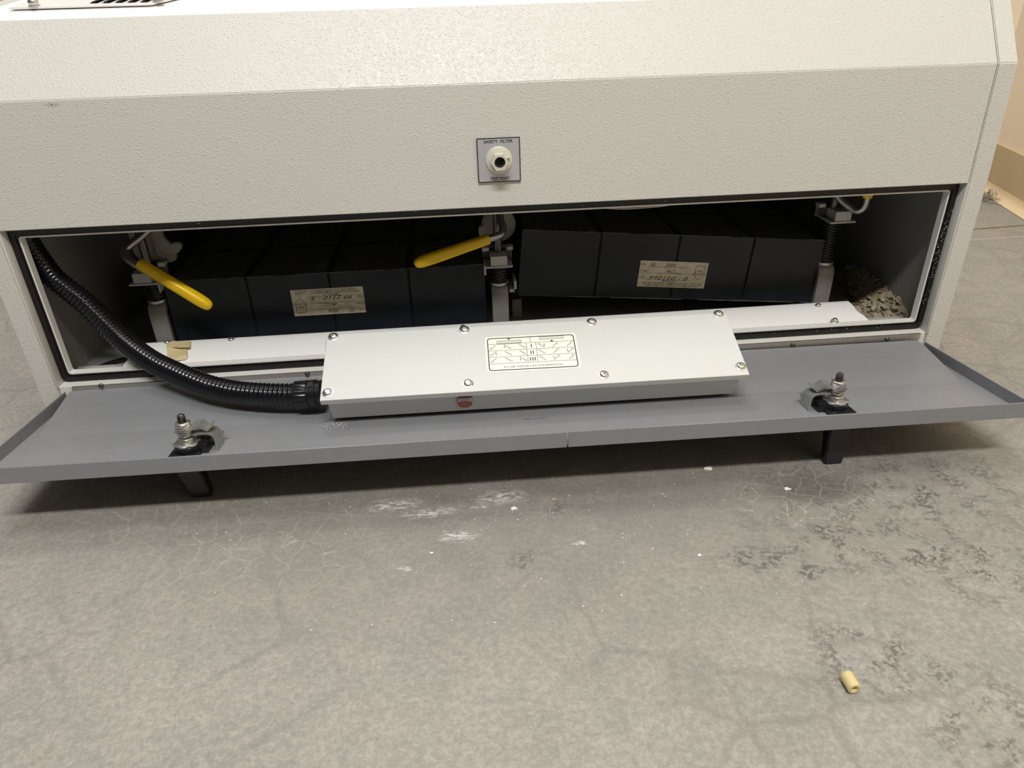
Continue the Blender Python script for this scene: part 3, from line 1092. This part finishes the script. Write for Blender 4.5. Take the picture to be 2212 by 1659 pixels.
def latch(xc, dc, side):
    """side +1: arm points to +x. local frame: x to the arm side, y outwards(d), z up"""
    Ml_ = MD @ Matrix.Translation((xc, dc, PN)) @ Matrix.Diagonal((side, 1, .87, 1))
    o_ = []

    def put(name, bm, mt):
        obj(name, fixn(bm), mt, door)
    b = B()
    bx(b, (-.0140, -.0150, 0), (.0130, .0150, .0030), Ml_, .0008)
    bx(b, (.0040, -.0200, 0), (.0190, .0060, .0105), Ml_, .0010)
    lathe(b, [(0, .003), (.0112, .003), (.0115, .0040), (.0115, .0085), (.0100, .0095), (0, .0095)], 28, Ml_, cap=False)
    put('latch_base', b, 'black_plastic')
    b = B()
    tooth = []
    for i in range(36):
        a = 2 * math.pi * i / 36
        r = .0118 if (i // 2) % 3 else .0103
        tooth.append((r * math.cos(a), r * math.sin(a)))
    prism(b, tooth, .0095, .0116, Ml_, .0002, 1)
    put('lock_washer', b, 'zinc')
    hexp = lambda r, ph: [(r * math.cos(math.radians(60 * i + ph)), r * math.sin(math.radians(60 * i + ph))) for i in range(6)]
    for z0, z1, r, ph in ((.0116, .0166, .0072, 10), (.0186, .0222, .0064, 25), (.0290, .0340, .0072, 18)):
        b = B()
        prism(b, hexp(r, ph), z0, z1, Ml_, .0005, 1)
        put('nut', b, 'zinc')
    b = B()
    for z0, r in ((.0222, .0068), (.0275, .0070)):
        lathe(b, [(0, z0), (r, z0), (r, z0 + .0014), (0, z0 + .0014)], 24, Ml_, cap=False)
    put('washer', b, 'zinc')
    b = B()
    prof = [(.0034, .006)]
    z = .0340
    prof.append((.0034, z))
    while z < .0405:
        prof += [(.00345, z + .0002), (.0030, z + .0005)]
        z += .0007
    prof += [(.0032, .0412), (.0029, .0424), (.0018, .0430), (0, .0432)]
    lathe(b, prof, 18, Ml_, cap=False)
    put('stud', b, 'dark_steel')
    # cam arm: strap with an eye, stepped up then down
    b = B()
    line = [(-.0068, .0243), (.0060, .0243), (.0105, .0285), (.0135, .0290), (.0185, .0225), (.0205, .0220), (.0245, .0262)]
    rows = []
    for i, (x, z) in enumerate(line):
        w = (.0045, .0066, .0062, .0060, .0060, .0060, .0056)[i]
        sh = (0, 0, -.002, -.003, -.005, -.0055, -.0065)[i]
        rows.append([V((x, -w + sh, z)), V((x, w + sh, z))])
    sheet(b, rows, Ml_, .0026)
    put('cam_arm', b, 'galvanised')
    # hooked bracket beside it
    b = B()
    line = [(.004, .0190), (.0175, .0190), (.0195, .0188), (.0215, .0181), (.0230, .0170), (.0241, .0155), (.0247, .0138), (.0249, .0120), (.0252, .0005)]
    rows = [[V((x, -.0145, z)), V((x, .0020, z))] for x, z in line]
    sheet(b, rows, Ml_, -.0018)
    prism(b, [(.0250, .0005), (.0305, .0150), (.0262, .0150)], -.0135, -.0125, Ml_ @ Matrix(((1, 0, 0, 0), (0, 0, 1, 0), (0, 1, 0, 0), (0, 0, 0, 1))))
    put('hook_bracket', b, 'galvanised')
    # paddle handle hanging below the door
    b = B()
    p0 = Ml_ @ V((0, 0, -.0037))
    hx = side * .0
    fz = p0.z
    MH = frame(V((p0.x, p0.y, 0)), V((side, 0, 0)), V((0, side, 0)), (0, 0, 1))
    hp = [(-.004, .006, fz), (.004, -.004, fz)]
    sec = [(fz, -.015, .003, -.008, .008), (fz - .008, -.015, .004, -.008, .007), (fz * .55, -.0155, .006, -.006, .006), (.008, -.0125, .0065, -.005, .005), (.0005, -.0115, .0060, -.0045, .0045)]
    t_ = bmesh.new()
    rg = []
    for z, xa, xb, ya, yb in sec:
        k = .010 * (fz - z) / fz
        rg.append([t_.verts.new(MH @ V((x, y + k, z))) for x, y in ((xa, ya), (xb, ya), (xb, yb), (xa, yb))])
    for a, c_ in zip(rg, rg[1:]):
        for i in range(4):
            t_.faces.new((a[i], a[(i + 1) % 4], c_[(i + 1) % 4], c_[i]))
    t_.faces.new(rg[0])
    t_.faces.new(rg[-1])
    bmesh.ops.recalc_face_normals(t_, faces=t_.faces[:])
    bmesh.ops.bevel(t_, geom=t_.edges[:], offset=.0012, segments=2, affect='EDGES')
    join(b, t_)
    put('latch_handle', b, 'handle_plastic')


latch(-.3025, .1375, 1)
latch(.3040, .1345, -1)

# ================================================================ filters
def sticker(parent, P3, Pu, Pv, serial, nrm):
    """P3 reading top-left, Pu top-right, Pv bottom-left"""
    u = (Pu - P3)
    W = u.length
    u.normalize()
    v = (Pv - P3)
    v = v - u * v.dot(u)
    H = v.length
    v.normalize()
    Ms = frame(P3 + nrm * .0006, u, -v, u.cross(-v))
    b = B()
    bx(b, (0, -H, -.0004), (W, 0, .0001), Ms)
    lab = obj('label', b, 'aged_paper', parent, label='yellowed paper part label with handwriting', smooth=False)
    X = lambda a: a * W
    Y = lambda a: -a * H
    b = B()
    for s, a in (('P/N:', .19), ('TYPE:', .435), ('S/N:', .675)):
        put_text(b, s, X(.012), Y(a), None, H * .085, Ms)
    put_text(b, 'MISONIX, INC.', X(.47), Y(.795), X(.22), H * .072, Ms, bold=.003, align='C')
    put_text(b, '1938 NEW HIGHWAY, FARMINGDALE, N.Y. 11735-1204', X(.5), Y(.885), X(.88), H * .070, Ms, bold=.003, align='C')
    put_text(b, 'TELEPHONE: (516) 694-9555 FAX: (516) 694-9412', X(.5), Y(.968), X(.80), H * .068, Ms, bold=.003, align='C')
    for a in (.22, .465, .71):
        stroke(b, (X(.12), Y(a)), (X(.755), Y(a)), .00035, Ms)
    ar = [(.825, .13), (.955, .13), (.955, .44), (.985, .44), (.89, .67), (.79, .44), (.825, .44)]
    for p_, q_ in zip(ar, ar[1:] + ar[:1]):
        stroke(b, (X(p_[0]), Y(p_[1])), (X(q_[0]), Y(q_[1])), .0005, Ms)
    put_text(b, 'AIR', X(.89), Y(.375), None, H * .085, Ms, bold=.003, align='C')
    put_text(b, 'FLOW', X(.888), Y(.495), X(.125), H * .085, Ms, bold=.003, align='C')
    obj('printing', b, 'ink', lab, smooth=False)
    b = B()
    put_text(b, 'FE', X(.15), Y(.20), None, H * .13, Ms, shear=.35)
    put_text(b, '3004', X(.37), Y(.205), None, H * .13, Ms, shear=.35)
    put_text(b, 'AC', X(.38), Y(.445), X(.16), H * .13, Ms, shear=.35)
    stroke(b, (X(.52), Y(.445)), (X(.63), Y(.45)), .0005, Ms)
    put_text(b, serial, X(.16), Y(.705), X(.58), H * .14, Ms, shear=.35)
    obj('handwriting', b, 'hand_ink', lab, smooth=False)


def carbon_filter(MFl, W, H, D, divs, label):
    """MFl: x along the front, y into depth, z up; origin front top left"""
    f = thing('carbon_filter', MFl.translation + V((0, 0, 0)), label, 'filter', 'carbon filters in the compartment')
    b = B()
    bx(b, (0, .0016, -H), (W, D, -.0020), MFl)
    fr = obj('frame', b, 'filter_groove', f)
    ed_ = [0] + divs + [W]
    g = .0011
    for i in range(4):
        b = B()
        bx(b, (ed_[i] + (g if i else 0), 0, -H), (ed_[i + 1] - (g if i < 3 else 0), .0018, 0), MFl, .0005, 1)
        obj('front_panel', b, 'filter_card', f)
    for r in range(3):
        y0 = .004 + r * (D - .006) / 3
        y1 = y0 + (D - .006) / 3 - .007
        for i in range(4):
            b = B()
            rows = []
            x0, x1 = ed_[i] + .004, ed_[i + 1] - .004
            for a in range(9):
                row = []
                for c_ in range(9):
                    x = x0 + (x1 - x0) * a / 8
                    y = y0 + (y1 - y0) * c_ / 8
                    edge = min(a, 8 - a, c_, 8 - c_)
                    z = -.0012 + (.0010 if edge else -.0006) * (0.5 + mnoise.noise(V((x * 60, y * 60, r))))
                    row.append(V((x, y, z)))
                rows.append(row)
            sheet(b, rows, MFl)
            bmesh.ops.recalc_face_normals(b, faces=b.faces[:])
            obj('mesh_panel', b, 'carbon_mesh', f)
    # torn card edge along the top and bottom of the front
    for zz in (0.0, -H):
        b = B()
        x = .002
        rnd = random.Random(int(zz * 1000) + 5)
        while x < W - .004:
            L = rnd.uniform(.004, .022)
            if rnd.random() < .88:
                hh = rnd.uniform(.0002, .0007)
                x2 = min(W - .001, x + L)
                k = 5
                up = [(x + (x2 - x) * i / k, zz + hh * rnd.uniform(.1, 1)) for i in range(k + 1)]
                dn_ = [(x2 - (x2 - x) * i / k, zz - hh * rnd.uniform(.1, .8)) for i in range(k + 1)]
                prism(b, up + dn_, -.0006, .0003, MFl @ Matrix(((1, 0, 0, 0), (0, 0, 1, 0), (0, 1, 0, 0), (0, 0, 0, 1))))
            x += L
        e_ = obj('torn_edge', b, 'frayed_fibre', f, smooth=False)
        e_['kind'] = 'stuff'
    return f


YF = 0.100
pTL = atY(350, 608, YF)
pTR = atY(1046, 571, YF)
LW = pTR.x - pTL.x
ML = frame((pTL.x, YF, 0.1368), (1, 0, 0), (0, 1, 0), (0, 0, 1))
fl = carbon_filter(ML, LW, .0818, .33, [LW * k for k in (.2525, .5075, .757)], 'black carbon filter sitting level, its paper label upside down')
sticker(fl, atY(791, 674, YF), atY(637, 683, YF), atY(783, 618, YF), '99 2110 - 5', V((0, -1, 0)))
qTL, qTR, qBL = atY(1128, 496, YF), atY(1788, 519, YF), atY(1118, 637, YF)
fx = (qTR - qTL).normalized()
MR_ = frame(qTL, fx, (0, 1, 0), fx.cross(V((0, 1, 0))))
RW = (qTR - qTL).length
fr2 = carbon_filter(MR_, RW, .0802, .33, [RW * k for k in (.252, .508, .755)], 'black carbon filter lying tilted, its paper label upright')
sticker(fr2, atY(1384, 562, YF), atY(1531, 567.5, YF), atY(1374, 618, YF), '992110 - B', V((0, -1, 0)))

# ================================================================ control box on the door
bt, bya = .379, -.0073
bex = V((math.cos(bya), math.sin(bya), -.0018)).normalized()
beb = V((-math.sin(bya) * math.cos(bt), math.cos(bya) * math.cos(bt), math.sin(bt))).normalized()
ben = bex.cross(beb).normalized()
BO = V((.0190, -.1160, .0885))
BW, BDp, BH = .4072, .0838, .0380
MBx = frame(BO - bex * (BW / 2), bex, beb, ben)     # x along, y back up the cover, z out of the cover; origin front-left top
CX = thing('control_box', (BO.x, BO.y + .04, .055), 'white steel control box lying on the open grey door', 'box')
b = B()
bx(b, (0, 0, -.0016), (BW, BDp, 0), MBx, .0006, 2)
bx(b, (0, 0, -.0066), (BW, .0016, -.0008), MBx, .0004, 1)
bx(b, (0, BDp - .0016, -.0066), (BW, BDp, -.0008), MBx, .0004, 1)
obj('cover', b, 'box_paint', CX)
# body: sloped-top housing, its underside lying along the door
b = B()
i1 = .0050
fb = (.0060, -BH)
bprof = [(.0030, -.0016), (BDp - .004, -.0016), (BDp - .004, -.0560), (.0500, -.0515), (.0105, -BH), (.0062, -BH + .0012)]
Mp = MBx @ Matrix(((0, 0, 1, 0), (1, 0, 0, 0), (0, 1, 0, 0), (0, 0, 0, 1)))
prism(b, bprof, i1, BW - .0056, Mp, .0008, 2)
obj('body', b, 'box_paint', CX)
b = B()
bx(b, (i1 + .006, .0095, -BH - .0042), (BW - .012, .0180, -BH + .001), MBx, .0005, 1)
bx(b, (i1 + .006, BDp - .012, -.0600), (BW - .012, BDp - .006, -.0555), MBx, .0005, 1)
obj('foot_strip', b, 'rubber', CX)
b = B()
bx(b, (-.0009, .0640, -.0075), (.0006, .0790, -.0030), MBx)
obj('cover_seal', b, 'rubber', CX)
b = B()
bx(b, (BW - .0006, .0640, -.0075), (BW + .0009, .0800, -.0030), MBx)
obj('cover_seal', b, 'rubber', CX)
BP = BO
for u, v in ((720, 728), (1003, 713), (1278, 696), (1552, 679), (708, 849), (1011, 829), (1304, 810), (1600, 792)):
    p = onplane(u, v, BP, ben)
    pan_screw(frame(p, bex, beb, ben) @ Matrix.Rotation(random.uniform(0, 1.5), 4, 'Z'), .0041, .0032, CX, 'chrome', .0053)
# instruction sticker
c0, c1, c2, c3 = [onplane(u, v, BP, ben) for u, v in ((1047, 729.5), (1243, 719), (1255, 796), (1052, 806))]
su = ((c1 - c0) + (c2 - c3)).normalized()
sv = (c3 - c0 + c2 - c1)
sv = (sv - su * sv.dot(su)).normalized()
SW = ((c1 - c0).length + (c2 - c3).length) / 2
SH = abs(((c3 - c0 + c2 - c1) / 2).dot(sv))
cen = (c0 + c1 + c2 + c3) / 4
MS = frame(cen - su * SW / 2 - sv * SH / 2 + ben * .0002, su, -sv, su.cross(-sv))
b = B()
prism(b, rrect(0, -SH, SW, 0, .0035), -.0002, .0002, MS)
stk = obj('instruction_sticker', b, 'sticker_cream', CX, label='cream filter installation sticker with black diagrams', smooth=False)
mg = .0021
bw_ = .0009
b = B()
ringpoly(b, rrect(mg, -SH + mg, SW - mg, -mg, .003), rrect(mg + bw_, -SH + mg + bw_, SW - mg - bw_, -mg - bw_, .0022), MS, .0004)
IX = lambda a: mg + a * (SW - 2 * mg)
IY = lambda a: -mg - a * (SH - 2 * mg)
pt = lambda a, c_: (IX(a), IY(c_))
lw = .00028
for a in (.197, .394, .592, .795):
    stroke(b, pt(.005, a), pt(.995, a), lw, MS, .0004)
stroke(b, pt(.497, 0), pt(.497, .197), lw * 1.3, MS, .0004)
for a in (.445, .555):
    stroke(b, pt(a, .197), pt(a, .795), lw * 1.3, MS, .0004)


def glyph(c_, e_, arrow=0):
    rr_ = .0012
    C_, E_ = V(pt(*c_)), V(pt(*e_))
    dr = (E_ - C_).normalized()
    ringflat(b, C_, rr_, .00026, MS, .0004, 14)
    stroke(b, C_ + dr * rr_, E_, .00042, MS, .0004)
    if arrow:
        a0 = E_
        a1 = V((E_.x - .0001, E_.y + arrow * .0042))
        stroke(b, a0, a1, .00028, MS, .0004)
        flat(b, [(a1.x - .0006, a1.y - arrow * .0012), (a1.x + .0006, a1.y - arrow * .0012), (a1.x, a1.y + arrow * .0006)] if arrow > 0 else
             [(a1.x + .0006, a1.y - arrow * .0012), (a1.x - .0006, a1.y - arrow * .0012), (a1.x, a1.y + arrow * .0006)], MS, .0004)


for r, arL, arR in ((0, 1, 0), (1, 0, 2), (2, 2, 1)):
    y0 = .197 + .199 * r
    for i, (cx_, ex_) in enumerate(((.038, .095), (.255, .192), (.420, .360))):
        glyph((cx_, y0 + .135), (ex_, y0 + .030), -1 if i == arL else 0)
    for i, (cx_, ex_) in enumerate(((.588, .648), (.797, .737), (.963, .905))):
        glyph((cx_, y0 + .050), (ex_, y0 + .160), 1 if i == arR else 0)
    # roman numerals
    for k in range(r + 1):
        xx = .50 + (k - r / 2) * .026
        stroke(b, pt(xx, y0 + .06), pt(xx, y0 + .145), .00085, MS, .0004)
        for yy in (y0 + .06, y0 + .145):
            stroke(b, pt(xx - .009, yy), pt(xx + .009, yy), .0003, MS, .0004)
for x0, x1, y0, y1 in ((.11, .39, .095, .185), (.60, .88, .02, .11)):
    cs = [pt(x0, y0), pt(x1, y0), pt(x1, y1), pt(x0, y1)]
    for p_, q_ in zip(cs, cs[1:] + cs[:1]):
        stroke(b, p_, q_, .00025, MS, .0004)
    n_ = 15
    for k in range(n_):
        xa = x0 + (x1 - x0) * k / n_
        stroke(b, pt(xa, y1), pt(min(x1, xa + .025), y0), .00025, MS, .0004)
flat(b, [pt(.23, .03), pt(.25, .075), pt(.27, .03)], MS, .0004)
flat(b, [pt(.72, .185), pt(.76, .185), pt(.74, .135)], MS, .0004)
put_text(b, 'FILTER INSTALLATION/REMOVAL', (IX(0) + IX(1)) / 2, IY(.925), .66 * (SW - 2 * mg), .0018, MS, .0004, align='C', spacing=1.1)
obj('printing', b, 'ink', stk, smooth=False)
# small orange seal sticker on the front of the body
f0 = MBx @ V((.0044, .0045, 0))
fn = (MBx.to_3x3() @ V((0, -1, -.10))).normalized()
fp = MBx @ V((0.1, .0026, -.0066))
sc0 = onplane(1004, 868, fp, fn)
fu = bex
fv = fn.cross(fu)
MO = frame(sc0 + fn * .0010, fu, fv, fn)
if fv.z < 0:
    MO = frame(sc0 + fn * .0010, fu, -fv, fn)
b = B()
ow = .0070
poly = [(-ow, .0085)] + [(-ow + 0, 0)] + [(ow * math.cos(a), -.0020 + .0066 * math.sin(a)) for a in [math.pi + math.pi * i / 14 for i in range(1, 14)]] + [(ow, 0), (ow, .0085)]
prism(b, poly[::1], -.0006, .0002, MO)
osk = obj('seal_sticker', fixn(b), 'orange_print', CX, label='small round orange inspection sticker', smooth=False)
b = B()
flat(b, [(-.0062, .0085), (.0068, .0085), (.0068, .0010), (.0040, .0030), (0, .0036), (-.004, .0030), (-.0062, .0014)][::-1], MO, .0004)
obj('sticker_field', b, 'sticker_white', osk, smooth=False)
b = B()
flat(b, [(.0034 * math.cos(2 * math.pi * i / 20), -.0012 + .0027 * math.sin(2 * math.pi * i / 20)) for i in range(20)], MO, .0004)
obj('sticker_centre', b, 'sticker_grey', osk, smooth=False)
b = B()
put_text(b, '4157', 0, .0044, .0084, .0021, MO, .0006, align='C')
obj('number', b, 'ink', osk, smooth=False)
b = B()
for k in range(6):
    for a in (math.radians(50 + 16 * k), math.radians(230 + 16 * k)):
        x, y = .0049 * math.cos(a), -.0012 + .0044 * math.sin(a)
        flat(b, [(x - .0003, y - .0003), (x + .0003, y - .0003), (x + .0003, y + .0003), (x - .0003, y + .0003)], MO, .0005)
obj('ring_print', b, 'sticker_white', osk, smooth=False)

# ================================================================ corrugated conduit
path = [V((-.4785, .038, .252)), V((-.4785, .037, .232)), atY(50, 507, .034), atY(72, 543, .0375), atY(113, 597, .043), atY(150, 628, .043), atY(185, 656, .038), atY(243, 713, .025), atY(278, 745, .012),
        atY(329, 781, -.009), atY(380, 806, -.026), atY(440, 831, -.045), atY(500, 846, -.058), atY(561, 852, -.067), atY(610, 853.5, -.072), atY(648, 853, -.074)]
CDN = thing('corrugated_conduit', (-.33, -.03, .06), 'black corrugated plastic conduit curving out of the cabinet into the white box', 'conduit')
cl = catmull(path, 16)
step = .0047 / 6
cl = resample(cl, step)
RC = .0118
wave = [1.0, .995, .955, .895, .895, .955]
b = B()
sweep(b, cl, lambda i: RC * wave[i % 6], 24)
obj('tube', b, 'conduit_plastic', CDN, ang=100)
gd = (atY(690, 849, -.0755) - atY(648, 853, -.074)).normalized()
g0 = atY(640, 853.3, -.0738)
MG = frame(g0, V((0, 0, 1)).cross(gd).normalized(), gd.cross(V((0, 0, 1)).cross(gd)).normalized(), gd)
b = B()
ns = 48
prof = []
for k in range(ns):
    a = 2 * math.pi * k / ns
    r = .0138 if (k % 4) else .0129
    prof.append((r * math.cos(a), r * math.sin(a)))
prism(b, prof, 0, .0132, MG, .0003, 1)
obj('gland_nut', b, 'black_plastic', CDN)
b = B()
lathe(b, [(.0, .0132), (.0122, .0132), (.0122, .0145), (.0136, .0146), (.0136, .0215), (.0124, .0220), (.0124, .0260), (.0, .0260)], 32, MG, cap=False)
for k in range(4):
    bx(b, (-.003, .0128, .0152), (.003, .0140, .0205), MG @ Matrix.Rotation(math.radians(90 * k + 20), 4, 'Z'))
obj('gland_body', b, 'black_plastic', CDN)

# ================================================================ loose things
# masking tape stuck on the guard
b = B()
tp = [(361, 769), (362, 745), (363, 742), (405, 740), (404, 768)]
tz = lambda y: .0818 if y > .05 else .0712 + (y - .021) * .30
cols = []
for k in range(9):
    f = k / 8
    r = []
    for j in range(9):
        g_ = j / 8
        u = 361 + 43 * f + (3 if j < 3 else 0) * (f - .5)
        v = 742 + (781 - 742) * g_ - 4 * f + random.uniform(-.7, .7) * (j in (0, 8))
        z = .0822 - .0095 * g_ ** 1.3 + .0006 * math.sin(7 * g_ + 3 * f)
        r.append(atZ(u, v, z))
    cols.append(r)
sheet(b, cols, thick=.0003)
tape = obj('masking_tape', b, 'masking_tape', label='crumpled scrap of cream masking tape on the white guard sheet', cat='tape', base=atZ(385, 765, .078))
b = B()
rows = [[atZ(374 + 38 * f - 2 * g_, 736 + 3 * f * (1 - f) + 14 * g_, .0816 + .0016 * (1 - g_) * abs(math.sin(3 * f))) for g_ in (0, .35, .7, 1)] for f in (0, .2, .4, .6, .8, 1)]
sheet(b, rows, thick=.0003)
o_ = obj('folded_flap', b, 'masking_tape', None)
o_.parent = tape
o_.data.transform(Matrix.Translation(-tape.location))

# rubber tube off-cut on the floor
pa, pb = atZ(1833, 1466, .005), atZ(1845, 1486, .005)
td = (pb - pa).normalized()
c_ = atZ(1839, 1475, .0052)
td.z = 0
td.normalize()
MTu = frame(V((c_.x, c_.y, .0053)) - td * .0068, V((td.y, -td.x, 0)), (0, 0, 1), td)
if MTu.to_3x3().determinant() < 0:
    MTu = frame(V((c_.x, c_.y, .0053)) - td * .0068, V((-td.y, td.x, 0)), (0, 0, 1), td)
b = B()
MTu = MTu @ Matrix.Scale(.86, 4)
MTu.translation.z = .0046
lathe(b, [(.0025, .0), (.0049, 0), (.0052, .0004), (.0053, .0016), (.0053, .0120), (.0051, .0132), (.0044, .0136), (.0030, .0136), (.0026, .0130), (.0025, .0070), (.0, .0068)], 32, MTu, cap=False)
obj('tube_offcut', fixn(b), 'tube_rubber', label='short cream rubber tube off-cut lying on the concrete floor', cat='tube', base=(c_.x, c_.y, 0))


def rock(rnd, r, flatn=.5, sub=2):
    """angular crumb: convex hull of scattered points, flattened"""
    t_ = bmesh.new()
    for k in range(16 + 4 * sub):
        v = V((rnd.gauss(0, 1), rnd.gauss(0, 1), rnd.gauss(0, 1))).normalized() * rnd.uniform(.75, 1.1)
        t_.verts.new(v)
    r_ = bmesh.ops.convex_hull(t_, input=t_.verts[:])
    bmesh.ops.delete(t_, geom=[v for v in t_.verts if not v.link_faces], context='VERTS')
    sx, sy, sz = r * rnd.uniform(.7, 1.3), r * rnd.uniform(.6, 1.2), r * flatn * rnd.uniform(.5, 1.1)
    for v in t_.verts:
        v.co = V((v.co.x * sx, v.co.y * sy, v.co.z * sz))
    t_.transform(Matrix.Rotation(rnd.uniform(0, 6.28), 4, 'Z') @ Matrix.Rotation(rnd.uniform(-.45, .45), 4, 'X'))
    return t_


# crumbled debris heaped along the right side of the compartment
rnd = random.Random(11)
b = B()


def lerp(tab, y):
    for (a, va), (c_, vc) in zip(tab, tab[1:]):
        if y <= c_:
            return va + (vc - va) * max(0, y - a) / (c_ - a)
    return tab[-1][1]


def heap_h(x, y):
    lo = lerp([(.03, .446), (.062, .452), (.115, .463), (.179, .476), (.25, .486)], y)
    top = lerp([(.03, .010), (.045, .014), (.07, .026), (.095, .031), (.12, .033), (.15, .040), (.19, .034), (.25, .008)], y)
    return top * max(0, min(1, (x - lo) / (.4885 - lo))) ** .9


for i in range(620):
    y = rnd.uniform(.050, .25)
    x = .489 - rnd.random() ** .8 * .046
    hh = heap_h(x, y)
    if hh < .0006 and rnd.random() < .88:
        continue
    r = rnd.choice((.0014, .002, .0026, .0034, .0046))
    z = .0455 + hh * rnd.uniform(.7, 1.0) + r * .25
    t_ = rock(rnd, r, .6, 1)
    t_.transform(Matrix.Translation((min(x, .490 - r * 1.3), y, z)))
    join(b, t_)
rows = []
for a in range(25):
    x = .440 + .0512 * a / 24
    rows.append([V((x, .051 + .20 * k / 40, .0452 + heap_h(x, .051 + .20 * k / 40) * (.85 + .3 * mnoise.noise(V((x * 110, k * .45, 1)))))) for k in range(41)])
sheet(b, rows)
obj('filter_crumbs', b, 'crumb', label='heap of crumbled tan filter debris in the compartment corner', cat='debris', kind='stuff', base=(.45, .1, .045), smooth=False)
flk = [(1868, 600, .105, .0085), (1893, 640, .088, .0060), (1848, 612, .115, .0055), (1912, 655, .076, .0060), (1932, 668, .066, .0055), (1905, 688, .058, .0060)]
fl_names = ['largest tan crumb crowning the debris heap', 'tan crumb on the debris heap', 'tan crumb on the debris heap', 'tan crumb on the debris heap', 'tan crumb on the debris heap', 'tan crumb lying at the foot of the debris heap by the lower lip']
for k, (u, v, y, r) in enumerate(flk):
    p = atY(u, v, y)
    p.x = min(p.x, .489 - r)
    p.z = .0455 + heap_h(p.x, y) + r * .3
    t_ = rock(rnd, r, .55, 3)
    t_.transform(Matrix.Translation(p))
    b = B()
    join(b, t_)
    obj('debris_chunk', b, 'crumb', label=fl_names[k], cat='debris', group='large crumbs on the debris heap', base=p, smooth=False)

# white chips on the floor
chips = [(1700, 1057, .0042), (1531, 1013, .0050), (1109, 1099, .0042), (1511, 1200, .0024), (933, 1195, .0020), (1196, 1079, .0035)]
names_ = ['white paint chip on the dark floor stain', 'ragged white paint chip at the edge of the door shadow', 'rounded white chip beside the white floor scuff', 'tiny white chip on plain concrete between the stains', 'tiny pale chip below the white streaks', 'ochre crumb on the concrete beside the white scuffs']
for k, (u, v, r) in enumerate(chips):
    p = atZ(u, v, 0)
    rn_ = random.Random(k + 40)
    n_ = 11
    poly = [((r * rn_.uniform(.5, 1.15)) * math.cos(2 * math.pi * i / n_), (r * .75 * rn_.uniform(.5, 1.15)) * math.sin(2 * math.pi * i / n_)) for i in range(n_)]
    b = B()
    prism(b, poly, .0001, .0009, Matrix.Translation(p), .0002, 1)
    obj('paint_chip', b, 'flake_white' if k < 5 else 'crumb', label=names_[k], cat='chip', base=p)
# fine specks strewn on floor and on the door
b = B()
rn_ = random.Random(3)


def speck(b, p, r, up=V((0, 0, 1))):
    t_ = bmesh.new()
    n_ = 5
    h_ = r * .5
    a0 = rn_.uniform(0, 6)
    vs_ = [t_.verts.new(p + V((r * rn_.uniform(.6, 1.3) * math.cos(a0 + 6.283 * i / n_), r * rn_.uniform(.6, 1.3) * math.sin(a0 + 6.283 * i / n_), 0))) for i in range(n_)]
    tp_ = t_.verts.new(p + up * h_)
    for i in range(n_):
        t_.faces.new((vs_[i], vs_[(i + 1) % n_], tp_))
    join(b, t_)


for i in range(330):
    u = rn_.gauss(1130, 420)
    v = 1000 + abs(rn_.gauss(0, 150))
    if v > 1640 or u < 5 or u > 2205:
        continue
    p = atZ(u, v, 0.0001)
    if p.y > -.10:
        continue
    speck(b, p, rn_.choice((.0003, .0004, .0004, .0005, .0007)))
obj('floor_specks', b, 'flake_white', label='fine white specks strewn over the concrete floor', cat='specks', kind='stuff', smooth=False)
b = B()
for i in range(230):
    u, v = rn_.gauss(722, 17), rn_.gauss(916, 7)
    p = onplane(u, v, DO + en * PN, en)
    if (p - DO).dot(ed) < .0935 or (p - DO).dot(ed) > .160:
        continue
    speck(b, p, rn_.choice((.0002, .0003, .0004)), en)
for i in range(40):
    p = DO + ex * rn_.uniform(-.42, .42) + ed * rn_.uniform(.1, .165) + en * PN
    speck(b, p, rn_.choice((.0003, .0004)), en)
obj('white_powder', b, 'flake_white', label='white powder spilled on the door beside the box', cat='powder', kind='stuff', smooth=False, base=(-.18, -.1, .05))
# white dust flecks caught on the door seal
b = B()
for i in range(150):
    k_ = rn_.random()
    if k_ < .50:
        p = V((.4745 + rn_.uniform(-.0035, .0035), .0107, rn_.gauss(.155, .035)))
    elif k_ < .9:
        p = V((rn_.uniform(.17, .47), .0107, .0662 + rn_.uniform(-.0030, .0030)))
    else:
        p = V((rn_.uniform(-.3, .47), .0107, .2255 + rn_.uniform(-.0020, .0020)))
    if not .066 < p.z < .228:
        continue
    r = rn_.choice((.00018, .00022, .0003, .0004, .0005))
    t_ = bmesh.new()
    a0 = rn_.uniform(0, 6)
    vs_ = [t_.verts.new(p + V((r * rn_.uniform(.5, 1.3) * math.cos(a0 + 6.283 * q_ / 5), 0, r * rn_.uniform(.5, 1.3) * math.sin(a0 + 6.283 * q_ / 5)))) for q_ in range(5)]
    tp_ = t_.verts.new(p + V((0, -r * .5, 0)))
    for q_ in range(5):
        t_.faces.new((vs_[q_], vs_[(q_ + 1) % 5], tp_))
    join(b, t_)
gd_ = obj('seal_dust', b, 'flake_white', CB, label='white dust flecks on the black seal', kind='stuff', smooth=False)
# dust ball at the foot of the wall
b2 = B()
d0 = atZ(2150, 428, 0)
for i in range(260):
    a = V((rn_.gauss(0, .030), rn_.gauss(0, .026), 0))
    p = d0 + a + WN * .012
    hh = max(.002, .022 * math.exp(-(a.length / .03) ** 2))
    pts = [p + V((rn_.uniform(-.010, .010), rn_.uniform(-.010, .010), 0)) * s + V((0, 0, .0006 + hh * rn_.random() * math.sin(min(3.1, 3.1 * s)))) for s in (0, .33, .66, 1)]
    sweep(b2, pts, .00045, 3, cap=False)
obj('dust_ball', b2, 'dust', label='grey fluffy dust ball against the tan baseboard', cat='dust', kind='stuff', base=d0, smooth=False)
